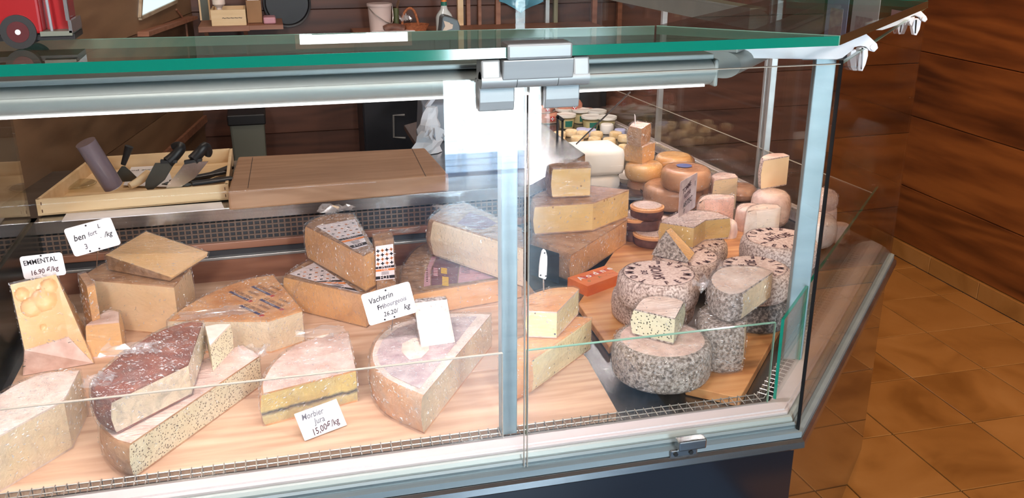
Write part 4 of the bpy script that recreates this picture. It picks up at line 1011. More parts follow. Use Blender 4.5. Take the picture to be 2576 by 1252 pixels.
# foil-looking wrapped wedge on a half
zn1 = ZB+.003; h = .105
n2 = cheese('cheese_half', 'tall pale grey half standing under the wrapped wedge at the oiled board', zn1, foot(zn1+h, (1756,790,'r'), (1775,768,'r'), (1830,762,'c'), (1880,800,'c'), (1874,825,'r'), (1820,830,'r'), (1770,815,'r')), h, M['p_pale'], M['r_grey'], wrap='film')
zn2 = zn1+h+.003; h = hgt((1866,815), 745, zn2)
n1 = cheese('cheese_wedge', 'grey-rinded wedge shrink-wrapped in shiny film in front of the stamped wheels', zn2, foot(zn2+h, (1870,738,'c'), (1944,684,'c'), (1900,668,'r'), (1830,668,'r'), (1795,682,'r'), (1783,705,'r'), (1800,728,'r'), (1835,742,'r')), h, M['p_pale'], M['r_grey'], M['r_white'], wrap='film')
crumple(n1, W(1775,735,zn2+.03), (.05,.04,.03), 23)
# big foreground wheel and green pepper wedge
zo = ZB+.003; h = hgt((1660,972), 900, zo)
c, r_ = wheel_px(1543, 1790, 850, zo+.085)
big_w = wheel('round_cheese', 'big film-wrapped grey wheel at the front of the steel deck', c, r_, .085, zo, M['r_grey'], M['r_pinkw'], wrap='film')
zp = zo+.088; h = hgt((1697,866), 800, zp)
pg = cheese('cheese_wedge', 'herb-flecked greenish wedge standing on the big film-wrapped wheel', zp, foot(zp+h, (1591,776,'c'), (1698,800,'c'), (1724,757,'r'), (1690,745,'r'), (1640,743,'r'), (1610,752,'r')), h, M['p_pepper_g'], M['r_grey'], M['r_white'], wrap='film_s')
# bark-banded discs
dj_ = [(1584,1672,515,.110,0), (1552,1641,540,.076,1), (1590,1694,582,.038,2), (1612,1704,553,.038,3)]
for k, (x0, x1, yc, zt_, q) in enumerate(dj_):
    zt_ = ZB+zt_; hh = .038; c, r_ = wheel_px(x0, x1, yc, zt_); r_ *= .92
    lb = ['bark-banded disc with film lid on top beside the steel tray', 'bark-banded disc with film lid leaning on the yellow stack', 'bark-banded disc at the front below the others', 'bark-banded disc pushed behind the front one'][k]
    d = wheel('banded_cheese', lb, c, r_, hh, zt_-hh, M['r_bark'], M['r_tommetop'], wrap=None, rnd=.006, group='bark-banded discs')
    MB().lathe([(r_+.002, hh*.72), (r_+.003, hh*.9), (r_-.006, hh+.0006)], Vector((c.x, c.y, zt_-hh)), 36, caps=False).build('film_lid', M['r_orange'], d, smooth=True)
    MB().lathe([(0, hh+.003), (r_-.004, hh+.003), (r_+.0035, hh*.8)], Vector((c.x, c.y, zt_-hh)), 36).build('clear_film', M['film_s'], d, smooth=True)
    gap = zt_-hh-ZB; nb_ = int(round(gap/.034))
    for j in range(nb_):
        hj = gap/nb_-.001
        cc = wheel('banded_cheese', ['bark-banded disc in the pile below the topmost disc', 'bark-banded disc in the pile below the leaning disc'][k]+[' at its foot', ' in its middle'][j], (c.x+.004-.006*j, c.y+.006-.004*j), r_, hj, ZB+j*gap/nb_, M['r_bark'], M['r_orange'], rnd=.006, group='bark-banded discs')
# white paper-wrapped blocks
def wblock(label, x0, x1, y0, y1, z0, z1):
    o = box('wrapped_block', (x0,y0,z0), (x1,y1,z1), M['r_paperw'], bevel=.02); 
    for p in o.data.polygons: p.use_smooth = True
    tag(o, label, 'cheese', 'white paper-wrapped blocks'); return o
wblock('lower of the two big white paper-wrapped blocks by the steel corner', .995, 1.195, 3.09, 3.24, .679, .745)
wblock('upper big white paper-wrapped block by the steel corner', .985, 1.205, 3.08, 3.25, .746, .845)
wblock('flat creased white parcel behind the two big white blocks', .97, 1.20, 3.28, 3.50, .679, .745)
pk = wheel('wrapped_packet', 'small crumpled white paper packet beside the white blocks', (1.262, 3.20), .036, .05, .679, M['r_paperw'], rnd=.022, n=14, cat='cheese')
# steel tray corner
tp = [W(1560,500,.705), W(1632,498,.705), W(1592,462,.705), W(1556,462,.705)]
tr_ = plate('steel_tray', tp, .006, M['steel'], bevel=.001); tag(tr_, 'shallow steel tray corner between the discs and the white blocks', 'tray')
mk('tray_rim', [p+Vector((0,0,d)) for p in tp for d in (0, .007)], [(0,2,3,1),(2,4,5,3)], M['steel'], tr_)
# amber wheels
def wpx(label, x0, x1, yc, zt_, hh, m, topm=None, wrap='film_s', rnd=.02, sq=1.0, cat='cheese', name='round_cheese'):
    c, r_ = wheel_px(x0, x1, yc, zt_); return wheel(name, label, c, r_, hh, zt_-hh, m, topm, wrap, rnd=rnd, sq=sq, cat=cat), c, r_
zd0 = .679
w_, c, r_ = wpx('lower amber wheel of the stack with the blue-labelled wheel', 1620, 1768, 462, zd0+.078, .078, M['r_amber'])
w_, c, r_ = wpx('amber wheel hidden behind the lower amber wheel', 1752, 1802, 448, zd0+.072, .072, M['r_amber'])
w_, c, r_ = wpx('amber wheel with a round blue label on top', 1666, 1788, 420, zd0+.152, .072, M['r_amber'])
patch('blue_label', w_, [Vector((c.x-.005+.026*math.cos(R(15*k)), c.y+.008+.026*math.sin(R(15*k)), zd0+.1552)) for k in range(24)], M['lab_blue'])
w_, c, r_ = wpx('glossy yellow wheel behind the blue-labelled amber wheel', 1650, 1742, 388, zd0+.13, .06, M['r_honey'])
w_, c, r_ = wpx('brown wheel under the glossy yellow wheel', 1648, 1748, 392, zd0+.068, .068, M['r_amber'])
w_, c, r_ = wpx('amber wheel at the foot of the tall wrapped stack', 1580, 1664, 448, zd0+.055, .055, M['r_amber'])
w_, c, r_ = wpx('yellowish wheel second in the tall wrapped stack', 1574, 1668, 408, zd0+.118, .062, M['r_honey'])
zf = zd0+.12; h = hgt((1617,400), 366, zf)
f2 = cheese('cheese_wedge', 'wrapped wedge third in the tall stack under the tagged piece', zf, foot(zf+.062, (1573,362,'r'), (1590,354,'r'), (1648,357,'c'), (1617,370,'c')), .062, M['p_gold'], M['r_honey'], M['r_pinkw'], wrap='film')
zf = zf+.064
f1 = cheese('cheese_wedge', 'brown wrapped piece topping the tall stack with a white tag edge-on', zf, foot(zf+.066, (1580,317,'r'), (1596,305,'r'), (1638,309,'c'), (1614,324,'c')), .066, M['r_tan'], M['r_tan'], M['r_pinkw'], wrap='film')
# group by the side glass
h = .092; zs_ = zd0; base = W(1830,508,zs_)
s5 = cheese('cheese_wedge', 'cream-faced wedge with thin dark rind behind the pinkish wedge', zs_, foot(zs_+.115, (1796,452,'c'), (1856,445,'c'), (1850,436,'r'), (1815,432,'r'), (1788,440,'r')), .115, M['p_cream'], M['r_pinkw'], wrap='film_s')
h = hgt((1800,560), 500, ZB)
s6 = cheese('cheese_wedge', 'pinkish-white faced wedge beside the picture sign', zs_, foot(zs_+.105, (1775,502,'c'), (1848,496,'c'), (1845,490,'r'), (1800,487,'r'), (1768,492,'r'), (1755,505,'r'), (1760,512,'r')), .105, M['p_pink'], M['r_pinkw'], wrap='film')
w_, c, r_ = wpx('barrel-shaped mottled wheel under the tall cream wedge', 1894, 1990, 480, zs_+.115, .115, M['r_pinkw'], wrap='film_s', rnd=.03)
zt1 = zs_+.116
s1 = cheese('cheese_wedge', 'tall cream-faced wedge standing on the barrel-shaped wheel', zt1, foot(zt1+.10, (1920,402,'c'), (1986,391,'c'), (1970,384,'r'), (1935,385,'r'), (1913,394,'r')), .10, M['p_cream'], M['r_tomme'], M['r_pinkw'], wrap=None)
s3 = cheese('cheese_wedge', 'white-rinded wedge with beige cut face behind the rearmost stamped wheel', zs_, foot(zs_+.112, (1905,529,'c'), (1964,522,'c'), (1955,514,'r'), (1915,512,'r'), (1885,520,'r'), (1878,534,'r')), .112, M['p_white'], M['r_white'], wrap='film_s')
w_, c, r_ = wpx('pinkish wheel squeezed between the wedges beside the side glass', 1854, 1920, 516, zs_+.10, .10, M['r_pinkw'], wrap='film_s')
w_, c, r_ = wpx('flat brown wheel lying against the side sill', 1828, 1905, 466, zs_+.05, .05, M['r_amber'])
w_, c, r_ = wpx('pale wheel edge peeping out behind the cut yellow half', 1805, 1856, 552, zs_+.075, .075, M['r_pinkw'], wrap=None)
w_, c, r_ = wpx('white bloomy wheel seen through the angled pane', 2012, 2106, 540, zs_+.13, .095, M['r_white'], wrap='film_s', rnd=.03)
w_, c, r_ = wpx('pale wrapped wheel lying under the white bloomy wheel', 1992, 2084, 590, zs_+.034, .034, M['r_goat'])
w_, c, r_ = wpx('grey-pink wrapped wheel behind the white bloomy wheel', 2028, 2108, 478, zs_+.175, .06, M['r_pinkw'], wrap='film')
w_, c, r_ = wpx('supporting wheel under the grey-pink wrapped wheel', 2032, 2106, 510, zs_+.114, .114, M['r_pinkw'], wrap=None)
w_, c, r_ = wpx('small pinkish disc by the angled sill', 2092, 2138, 562, zs_+.06, .06, M['r_pinkw'], wrap=None, rnd=.01)

# ------------------------------------------------------------------ small goods on the side deck
def tub(label, x, y, hh=.068):
    c = Vector((x, y, zd0)); r0 = root('cheese_tub', c, label, 'tub', 'clear tubs with frosted lids')
    MB().lathe([(.034,0), (.042,hh*.82), (.0425,hh*.82)], c, 28).build('tub', M['tub'], r0, smooth=True)
    MB().lathe([(0,.002), (.032,.002), (.038,hh*.6), (.030,hh*.66), (0,hh*.66)], c, 20).build('contents', M['whey'], r0, smooth=True)
    MB().lathe([(.0425,hh*.80), (.045,hh*.82), (.046,hh*.98), (.040,hh), (.036,hh*.97), (0,hh*.97)], c, 28).build('lid', M['lid'], r0, smooth=True)
    V = []; F = []
    for k in range(7):
        a = R(-115+k*9)
        for z_, rr in ((.012, .0375), (.040, .0398)): V.append(c+Vector((math.cos(a)*rr, math.sin(a)*rr, z_)))
    for k in range(6): F.append((2*k, 2*k+2, 2*k+3, 2*k+1))
    mk('green_label', V, F, M['lab_green'], r0)
    return r0
TB = [(1428,316), (1489,320), (1530,322), (1421,300), (1464,303), (1505,306)]
tl = ['clear tub of white cheese balls nearest the dark tag holder', 'clear tub with green label in the middle of the front row', 'clear tub with green label at the end of the front row', 'frosted-lid tub behind the one nearest the dark tag holder', 'frosted-lid tub behind the middle green-labelled tub', 'frosted-lid tub behind the last green-labelled tub']
for (x, y), l_ in zip(TB, tl):
    p = W(x, y, zd0)*.985; tub(l_, p.x, p.y+.02)
gi = 0
def gdisc(x, y, r_=.028, hh=.03, m='r_goat', lb='small golden goat cheese disc on the side deck', cat='cheese', zz=None):
    global gi
    p = W(x, y, zd0+hh); gi += 1
    wheel('goat_cheese', lb, (p.x, p.y), r_, hh, zd0, M[m], None, None, group='small goat cheeses on the side deck', rnd=.006, n=22, cat=cat)
for x, y in ((1408,331), (1437,326), (1466,330), (1501,331), (1549,331), (1406,345), (1452,342), (1496,345), (1533,347), (1570,340), (1572,364), (1530,364), (1596,352)): gdisc(x, y)
gdisc(1527, 311, .030, .045, 'r_paperw', 'taller white goat cheese standing among the golden discs')
for x, y in ((1464,322), (1486,324), (1560,324)): gdisc(x, y, .026, .036, 'lab_blue', 'goat cheese wrapped in pale blue paper in front of the tubs')
M['lab_blue2'] = flat('pale_blue_paper', C(186,190,222), .5)
for o in bpy.data.objects:
    if o.name.startswith('goat_cheese') and 'pale blue' in o.get('label', ''):
        for ch in o.children: ch.data.materials[0] = M['lab_blue2']
# vacuum-packed sausage parcels with a white cross on red
M['pork'] = pmat('pink_sausage', [C(176,112,92), C(202,142,120), C(214,160,138)], 20, 5, .3, .2, coat=.4)
def parcel(label, x, y, z_, w_, d_, hh, rz=0):
    c = Vector((x, y, z_)); r0 = root('sausage_pack', c, label, 'sausage pack', 'vacuum-packed sausage parcels')
    MB().lathe([(0,0), (w_*.8,0), (w_,hh*.35), (w_,hh*.65), (w_*.82,hh), (0,hh)], c, 26, sq=d_/w_, rz=rz).build('sausage', M['pork'], r0, smooth=True)
    MB().lathe([(w_*.9,0), (w_*1.05,.004), (w_*1.06,hh*.12)], c, 26, sq=d_/w_, rz=rz, caps=False).build('pack_skirt', M['r_paperw'], r0, smooth=True)
    b = c+Vector((w_*.15, -d_-.0025, hh*.5))
    mb = MB().box((b.x-.010, b.y-.001, b.z-.011), (b.x+.010, b.y+.001, b.z+.011), 0)
    mb.box((b.x-.0025, b.y-.002, b.z-.009), (b.x+.0025, b.y+.0002, b.z+.009), 1).box((b.x-.008, b.y-.002, b.z-.0025), (b.x+.008, b.y+.0002, b.z+.0025), 1)
    mb.build('cross_badge', [M['inkred'], M['card']], r0)
    return r0
py = 4.33
parcel('sausage parcel at the bottom of the pile nearest the dark tag holder', 1.275, py, zd0, .062, .05, .05); parcel('sausage parcel at the bottom end of the pile', 1.41, py, zd0, .062, .05, .05)
parcel('sausage parcel on the second layer nearest the dark tag holder', 1.25, py, zd0+.051, .058, .05, .048); parcel('broad sausage parcel with a white cross badge on the second layer', 1.385, py, zd0+.051, .066, .05, .05); parcel('half sausage parcel at the end of the second layer', 1.475, py-.02, zd0, .03, .03, .06)
parcel('sausage parcel on top of the pile', 1.35, py+.01, zd0+.103, .062, .045, .04)
th_ = root('tag_holder', W(1408,352,.905)+Vector((0,0,-.005)), 'black bracket-shaped tag holder standing on the steel ledge corner', 'tag holder')
p = W(1408,352,.90)
MB().box((p.x-.012,p.y-.004,.90), (p.x-.006,p.y+.004,.985)).box((p.x+.006,p.y-.004,.90), (p.x+.012,p.y+.004,.97)).build('upright', M['blackp'], th_)
MB().bar((p.x-.012,p.y,.985), (p.x+.012,p.y,.968), .008, .012).build('cross_piece', M['blackp'], th_)

# ------------------------------------------------------------------ price tags
def ptag(label, TL, TR, BL, lines, dots=(), pin=None, th=.0012, rad=.006, name='price_tag', card='card'):
    TL, TR, BL = Vector(TL), Vector(TR), Vector(BL); u = TR-TL; v = TL-BL; w_, h_ = u.length, v.length
    u.normalize(); v = (v-u*v.dot(u)).normalized(); n = u.cross(v)
    if n.dot(Vector((0,0,HC))-TL) < 0: n = -n
    pts = []
    for cx, cy, a0 in ((w_-rad, h_-rad, 0), (rad, h_-rad, 90), (rad, rad, 180), (w_-rad, rad, 270)):
        for k in range(4): a = R(a0+30*k); pts.append((cx+rad*math.cos(a), cy+rad*math.sin(a)))
    O = TL-v*h_; P = [O+u*x+v*y for x, y in pts]
    lo = min(P, key=lambda q: q.z); base = pin if pin else lo
    r0 = root(name, base, label, 'price tag')
    MB().prism([q-n*th for q in P], P).build('card', M[card], r0)
    if lines:
        mb = MB()
        for s, x, y, sz, sh, ro, mi in lines: put_text(mb, s, sz*h_, O+u*(x*w_)+v*(y*h_)+n*.0005, u, v, shear=sh, rot=R(ro), i=mi, lift=0, sx=.85, bold=.012)
        mb.build('lettering', [M['ink'], M['inkf'], M['inkr']], r0)
    for x, y in dots: MB().tube([O+u*(x*w_)+v*(y*h_)-n*.0005, O+u*(x*w_)+v*(y*h_)+n*.0004], .0021, 10).build('hole', M['ink'], r0)
    if pin:
        m_ = O+u*(w_*.5)+v*(h_*.05)-n*.0025; MB().tube([m_, Vector(pin)], .0011, 6).build('pin', M['pin'], r0)
    return r0
Ye = 2.10
ptag('white tag lettered EMMENTAL 16.90 behind the holed block', WY(48,646,Ye), WY(155,634,Ye), WY(60,703,Ye), [('EMMENTAL', .46, .72, .30, 0, 3, 0), ('16.90 €/kg', .50, .28, .30, .2, 6, 2)], [(.5,.95)], pin=W(118,700,.90))
Yb = 2.10
ptag('tilted white tag with half worn-off price above the tall cream block', WY(159,577,Yb), WY(277,545,Yb), WY(176,649,Yb), [('ben', .24, .60, .30, .25, 0, 0), ('fort', .52, .62, .22, .25, 6, 1), ('L', .70, .80, .2, .2, 0, 0), ('3', .30, .24, .26, .1, 0, 1), ('/kg', .82, .46, .25, .3, 0, 0), ('.', .66, .46, .2, 0, 0, 0)], [(.46,.93), (.34,.06), (.54,.06)], pin=W(243,672,zt6))
Yv = 1.80
ptag('white tag lettered Vacherin Fribourgeois 26.20/kg pinned in the orange-rimmed half', WY(907,742,Yv), WY(1029,707,Yv), WY(920,822,Yv), [('Vacherin', .36, .74, .24, .25, 4, 0), ('Fribourgeois', .55, .50, .20, .25, 4, 1), ('Fri', .31, .47, .21, .1, 4, 0), ('26.20/', .48, .22, .20, .2, 2, 0), ('kg', .82, .27, .24, .3, 2, 0)], [(.50,.93), (.33,.06), (.53,.06)], pin=W(985,830,zv))
ptag('white tag lettered Morbier Jura 15,00 leaning on the ash-lined wedge', W(740,1041,.745), W(846,1003,.745), W(776,1104,.7035), [('Morbier', .36, .77, .30, .25, 0, 1), ('Jura', .46, .50, .30, .2, 0, 1), ('15,00€/kg', .53, .20, .32, .2, 6, 2)], rad=.001)
# tag seen edge-on on its pin, and tag backs
pt = root('price_tag', W(1368,735,zq1+.03), 'narrow white tag stem standing in the pale seeded wedge', 'price tag')
hp = W(1368,733,top(q1_)); s_ = Vector((0,0,1)); u_ = Vector((1,.1,0)).normalized()
def pp(px, py, dy=0): q = WY(px, py, hp.y-.004); return q
st_ = [pp(*q) for q in ((1356,697),(1357,672),(1360,648),(1364,632),(1368,627),(1373,630),(1377,645),(1377,665),(1375,698),(1372,703))]
slab('stem', st_, (0,.006,0), M['card'], pt, bevel=.001)
MB().tube([hp+Vector((0,0,-.01)), pp(1367,702)], .0016, 8).build('pin', M['pin'], pt)
for q in ((1370,636), (1360,692), (1373,694)): MB().tube([pp(*q)+Vector((0,-.0005,0)), pp(*q)+Vector((0,.001,0))], .0022, 8).build('rivet', M['ink'], pt)
cb_ = W(1405,714,ZB); ca_ = W(1326,688,ZB); cu_ = Vector((0,0,.088))
ptag('dark slate-blue card standing behind the white tag stem', ca_+cu_, cb_+cu_, ca_, [], card='slate', rad=.003)
# picture sign on the mustard-paste half
TLs, TRs = WY(1711,457,2.52), WY(1755,432,2.62); BLs = WY(1708,530,2.52)
TLs = W(1712,458,zk+.205); BLs = Vector((TLs.x, TLs.y, zk+.105)); TRs = W(1755,433,zk+.205)
sg = ptag('blue-edged picture sign with red lettering on a pin in the mustard-paste half', TLs, TRs, BLs, [('TOMME', .40, .74, .20, 0, 14, 2), ('FESTIVE', .45, .54, .16, 0, 10, 2), ('1', .88, .72, .20, 0, 0, 0), ('ARTISC', .48, .30, .22, .3, 8, 0), ('///', .3, .1, .16, .2, 0, 0)], pin=W(1729,541,zk+.055), name='picture_sign', card='lab_lilac')
TLf = W(1598,292,zf+.10)
ptag('white tag edge-on in the brown wrapped piece of the tall stack', TLf, TLf+Vector((.018,.055,-.004)), TLf-Vector((-.004,0,.062)), [], rad=.002, pin=W(1600,330,zf+.066))

# ------------------------------------------------------------------ worktop ledge: tool box, cutting board
zl_ = .901
cb = plate('cutting_board', [Vector((-.147,2.478,.953)), Vector((.452,2.512,.953)), Vector((.437,2.835,.953)), Vector((-.128,2.862,.953))], .052, M['cutb'], bevel=.006)
tag(cb, 'thick worn beech cutting board on the worktop ledge', 'cutting board')
for xs in (-.095, .385): mk('end_seam', [Vector((xs-.0008,2.50,.9534)), Vector((xs+.0008,2.50,.9534)), Vector((xs+.0108,2.84,.9534)), Vector((xs+.0092,2.84,.9534))], [(0,1,2,3)], M['ink'], cb)
pa = plate('paper_sheet', [Vector((-.56,2.485,.9035)), Vector((-.16,2.495,.9035)), Vector((-.17,2.56,.9035)), Vector((-.56,2.55,.9035))], .002, M['card']); tag(pa, 'white paper sheet sticking out under the tool box', 'paper')
bxr = root('tool_box', (-.39,2.72,zl_), 'open shallow pale wooden box full of knives and cling film', 'box')
A, B, Cc, D = Vector((-.627,2.545,0)), Vector((-.148,2.575,0)), Vector((-.148,3.0,0)), Vector((-.56,2.985,0))
zb0, zb1 = .904, .948
def side(a, b, nm):
    d = (b-a).normalized(); n = Vector((-d.y,d.x,0))
    slab(nm, [a+Vector((0,0,zb0)), b+Vector((0,0,zb0)), b+Vector((0,0,zb1)), a+Vector((0,0,zb1))], n*.009, M['box'], bxr, bevel=.001)
for a, b in ((A, B), (B, Cc), (Cc, D), (D, A)): side(a, b, 'side_board')
plate('box_floor', [p+Vector((0,0,zb0+.004)) for p in (A, B, Cc, D)], .004, M['box'], bxr)
for p in (A+Vector((.012,-.0006,.012)), A+Vector((.012,-.0006,.032)), B+Vector((-.010,-.0010,.012)), B+Vector((-.010,-.0010,.032))):
    MB().box((p.x-.0012,p.y-.0006,zb0+p.z-.004), (p.x+.0012,p.y+.002,zb0+p.z+.004)).build('staple', flat('rusty_staple', C(110,70,44), .6), bxr)
# cling film roll leaning in the box
fr = root('film_roll', W(282,468,.93), 'roll of clear cling film leaning in the tool box', 'film roll')
p0, p1 = W(285,468,.945), W(215,358,1.075)
MB().tube([p0, p1], .027, 24).build('film', pmat('rolled_film', [C(110,96,104), C(134,120,126)], 6, 3, .12, coat=.6, stretch=(1,1,.2)), fr, smooth=True)
d_ = (p0-p1).normalized(); MB().tube([p0+d_*.0, p0+d_*.004], .021, 20).build('core', M['card'], fr); MB().tube([p0+d_*.003, p0+d_*.005], .016, 20).build('core_hollow', M['black'], fr)
def handle(parent, pts, rads, m='blackp', n=10): return MB().tube(catmull(pts, 4), [rads[0]+(rads[-1]-rads[0])*k/(4*(len(pts)-1)) for k in range(4*(len(pts)-1)+1)], n).build('handle', M[m], parent, smooth=True)
def blade(parent, pts, m, off=(0,.002,0)): return slab('blade', pts, off, M[m], parent)
Yk = 2.60
k1 = root('cheese_knife', WY(370,470,Yk), 'broad dark-bladed cheese knife with bent black handle in the tool box', 'knife')
blade(k1, [WY(x, y, Yk) for x, y in ((390,410),(441,408),(415,452),(376,484),(365,470),(366,455))], 'blade_d')
handle(k1, [WY(422,408,Yk), WY(440,392,Yk+.01), WY(456,372,Yk+.02), WY(447,366,Yk+.03), WY(435,370,Yk+.035)], (.016, .010))
MB().bar(WY(404,406,Yk), WY(446,404,Yk), .018, .008).build('guard', M['blackp'], k1)
Yk = 2.575
k2 = root('cheese_knife', WY(415,485,Yk), 'bright pointed cheese knife with bent black handle in the tool box', 'knife')
blade(k2, [WY(x, y, Yk) for x, y in ((466,408),(524,406),(490,448),(452,472),(412,488),(422,462),(445,436))], 'blade')
handle(k2, [WY(485,402,Yk), WY(502,384,Yk+.012), WY(516,368,Yk+.02), WY(524,380,Yk+.03), WY(522,390,Yk+.035)], (.016, .010))
MB().bar(WY(464,408,Yk), WY(508,400,Yk), .018, .008).build('guard', M['blackp'], k2)
Yk = 2.72
sp = root('spatula', WY(315,440,Yk), 'small spatula with dark green handle standing in the tool box', 'spatula')
handle(sp, [WY(310,414,Yk), WY(318,390,Yk), WY(325,368,Yk)], (.007, .012))
blade(sp, [WY(x, y, Yk) for x, y in ((306,418),(314,418),(330,432),(345,447),(338,455),(300,458),(290,440))], 'blade_d')
wh = root('wooden_tool', W(350,455,.945), 'small pale wooden handle lying in the tool box', 'tool handle')
handle(wh, [W(326,468,.945), W(345,458,.95), W(372,438,.955)], (.009, .013), 'box')
for k, (x0, y0, x1, y1) in enumerate(((455,470,580,420), (430,458,565,432), (480,462,585,448))):
    kk = root('knife_sheath', W((x0+x1)/2,(y0+y1)/2,.925+.012*k), ['black knife lying lowest in the tool box', 'black slim knife lying across the tool box', 'black broad knife at the edge of the tool box'][k], 'knife', 'dark knives lying in the tool box')
    MB().bar(W(x0,y0,.925+.012*k), W(x1,y1,.925+.012*k), .028, .009).build('handle', M['blackp'], kk, bevel=.003); MB().bar(W(x0,y0,.9255+.012*k), W(x0-16,y0+6,.9255+.012*k), .02, .002).build('blade', M['blade_d'], kk)
pb = root('paper_bag', W(340,440,.915), 'white printed paper lying at the bottom of the tool box', 'paper')
plate('paper', [W(310,465,.915), W(440,470,.915), W(420,415,.915), W(330,420,.915)], .002, M['card'], pb)
pm = MB(); put_text(pm, 'jeune pour', .022, W(355,428,.9155), (-1,-.03,0), (.03,-1,0), lift=.0004); put_text(pm, 'Cuisine', .02, W(385,446,.9155), (-1,-.03,0), (.03,-1,0), lift=.0004); pm.build('print', M['ink'], pb)
# clear disc lid at the left in the box
lidr = wheel('clear_dish', 'clear round shallow dish lying at the tool box corner', (W(195,465,.915).x, W(195,465,.915).y), .05, .006, .915, M['tub'], rnd=.003, cat='dish')

# ------------------------------------------------------------------ preparation corner behind the counter
def WLw(px, py):    # point on the left wall
    r = ray(px, py); n = ln; t = (la-Vector((0,0,HC))).dot(n)/r.dot(n); return Vector((r.x*t, r.y*t, HC+r.z*t))
w1 = root('window_1', WLw(390,20), kind='structure')
c4 = [WLw(343,46), WLw(434,4), WLw(444,-60), WLw(350,-70)]
nn_ = -ln
slab('window_pane', [p+nn_*.008 for p in c4], nn_*.003, emis('window_daylight', (.62,.84,.92,1), 1.3), w1)
fm2 = wood('window_frame_wood', [C(150,130,104), C(176,156,130), C(190,172,146)], 'Y', 6, .5, .1, False)
mbf = MB()
for a, b in ((0,1),(1,2),(3,0)): MB().bar(c4[a]+nn_*.014, c4[b]+nn_*.014, .012, .014).build('window_frame', fm2, w1)
ws = [WLw(342,92), WLw(470,48), WLw(470,40), WLw(342,80)]
slab('window_sill', ws, nn_*.05, M['trim'], w1)
tr1 = root('trim_1', WLw(440,370), kind='structure')
slab('trim_board', [WLw(280,520), WLw(545,275), WLw(540,262), WLw(270,505)], nn_*.02, M['trim'], tr1)
cbw = root('wall_cable', WLw(455,60), 'pale cable running down the wall beside the bright window', 'cable')
MB().tube([WLw(438,24)+nn_*.01, WLw(452,42)+nn_*.01, WLw(462,58)+nn_*.01, WLw(466,95)+nn_*.01, WLw(474,180)+nn_*.01], .005, 6).build('cable', M['trim'], cbw)
Yw = 4.735
def WB(px, py, Y=Yw): return WY(px, py, Y)
sh = root('wall_shelf', WB(560,62,4.6), 'dark wooden wall shelf with slanting brackets', 'shelf')
a, b = WB(500,64,4.52), WB(628,66,4.52); box('shelf_board', (a.x,4.46,a.z-.025), (b.x,4.748,a.z), M['trim'], sh, bevel=.002)
zsh = a.z
for x in (a.x+.03, b.x-.02): MB().bar((x,4.50,zsh-.026), (x,4.74,zsh-.16), .018, .018).build('bracket', M['trim'], sh)
cr = root('wooden_crate', (WB(577,58,4.5).x, 4.55, zsh), 'pale wooden crate of small tools on the wall shelf', 'crate')
x0, x1 = WB(533,58,4.48).x, WB(620,58,4.48).x; zc1 = WB(577,24,4.48).z
for a_, b_ in (((x0,4.47,zsh+.001),(x1,4.48,zc1)), ((x0,4.66,zsh+.001),(x1,4.67,zc1)), ((x0,4.48,zsh+.001),(x0+.009,4.66,zc1)), ((x1-.009,4.48,zsh+.001),(x1,4.66,zc1))): box('crate_side', a_, b_, M['box'], cr)
mb = MB(); put_text(mb, '~~~~~', .03, (x0+.09,4.4695,(zsh+zc1)/2), (1,0,0), (0,0,1), lift=.0004); mb.build('crate_print', M['ink'], cr)
for k, (px, py, r_, hh, m, nm, lb, ct_) in enumerate(((552,24,.028,.06,'p_white','pestle','pale round-headed pestle standing in the crate','pestle'), (607,18,.0,.0,'box','x','x','x'))):
    if nm == 'x': continue
    p = WB(px, py, 4.55); r0 = root(nm, (p.x,p.y,zsh+.003), lb, ct_); MB().lathe([(0,0),(.012,0),(.012,zc1-zsh+.0),(.028,zc1-zsh+.015),(.028,zc1-zsh+.035),(0,zc1-zsh+.04)], Vector((p.x,p.y,zsh+.003)), 18).build('body', M[m], r0, smooth=True)
p = WB(640,40,4.6); x0_, x1_ = WB(585,40,4.6).x, WB(655,40,4.6).x
bk = root('cardboard_box', (WB(615,40,4.62).x,4.70,zsh), 'brown cardboard box full of papers beside the crate', 'box')
box('carton', (x1+.004,4.56,zsh+.001), (x1+.07,4.70,zsh+.10), pmat('kraft_board', [C(150,112,76), C(168,128,90)], 8, 3, .7), bk)
for k in range(3): box('paper_stack', (x1+.01,4.575+.02*k,zsh+.10), (x1+.062,4.59+.02*k,zsh+.125+.01*k), M['card'], bk)
pp_ = box('pink_packet', (x1+.075,4.50,zsh+.0), (x1+.13,4.60,zsh+.03), flat('pink_wrap', C(196,140,150), .3), bevel=.006); tag(pp_, 'pink plastic packet lying at the end of the wall shelf', 'packet')
bx_ = box('shelf_extension', (b.x+.0,4.46,zsh-.02), (x1+.16,4.748,zsh-.001), M['trim'], sh)
st3 = root('framed_strip', WB(518,56,4.7), 'tall narrow grey panel with pale edges hanging beside the crate', 'panel')
xs0, xs1 = WB(505,40).x, WB(529,40).x
box('panel', (xs0,4.735,zsh+.0), (xs1,4.748,zsh+.5), flat('grey_green', C(88,94,84), .5), st3); box('edge', (xs0-.004,4.733,zsh), (xs0+.004,4.748,zsh+.5), M['box'], st3); box('edge', (xs1-.004,4.733,zsh), (xs1+.004,4.748,zsh+.5), M['box'], st3)
tr2 = root('round_tray', WB(722,88), 'big round black tray hanging on the dark board wall', 'tray')
ctr = WB(722,8); rt = WB(782,8).x-ctr.x
V = []; 
pr = [(0,0),(rt*.88,0),(rt*.93,-.012),(rt,-.014),(rt,-.004),(rt*.9,.004)]
mb = MB().lathe([(r_, z_) for r_, z_ in pr], Vector((0,0,0)), 48); mb.v = [Vector((ctr.x+q.x, 4.742+q.z, ctr.z+q.y)) for q in mb.v]; mb.build('tray', flat('black_tray', C(24,24,26), .45), tr2, smooth=True)
bnr = root('waste_bin', (WB(620,390,4.35).x,4.35,0), 'grey-green bin with dark liner rim behind the cutting board', 'bin')
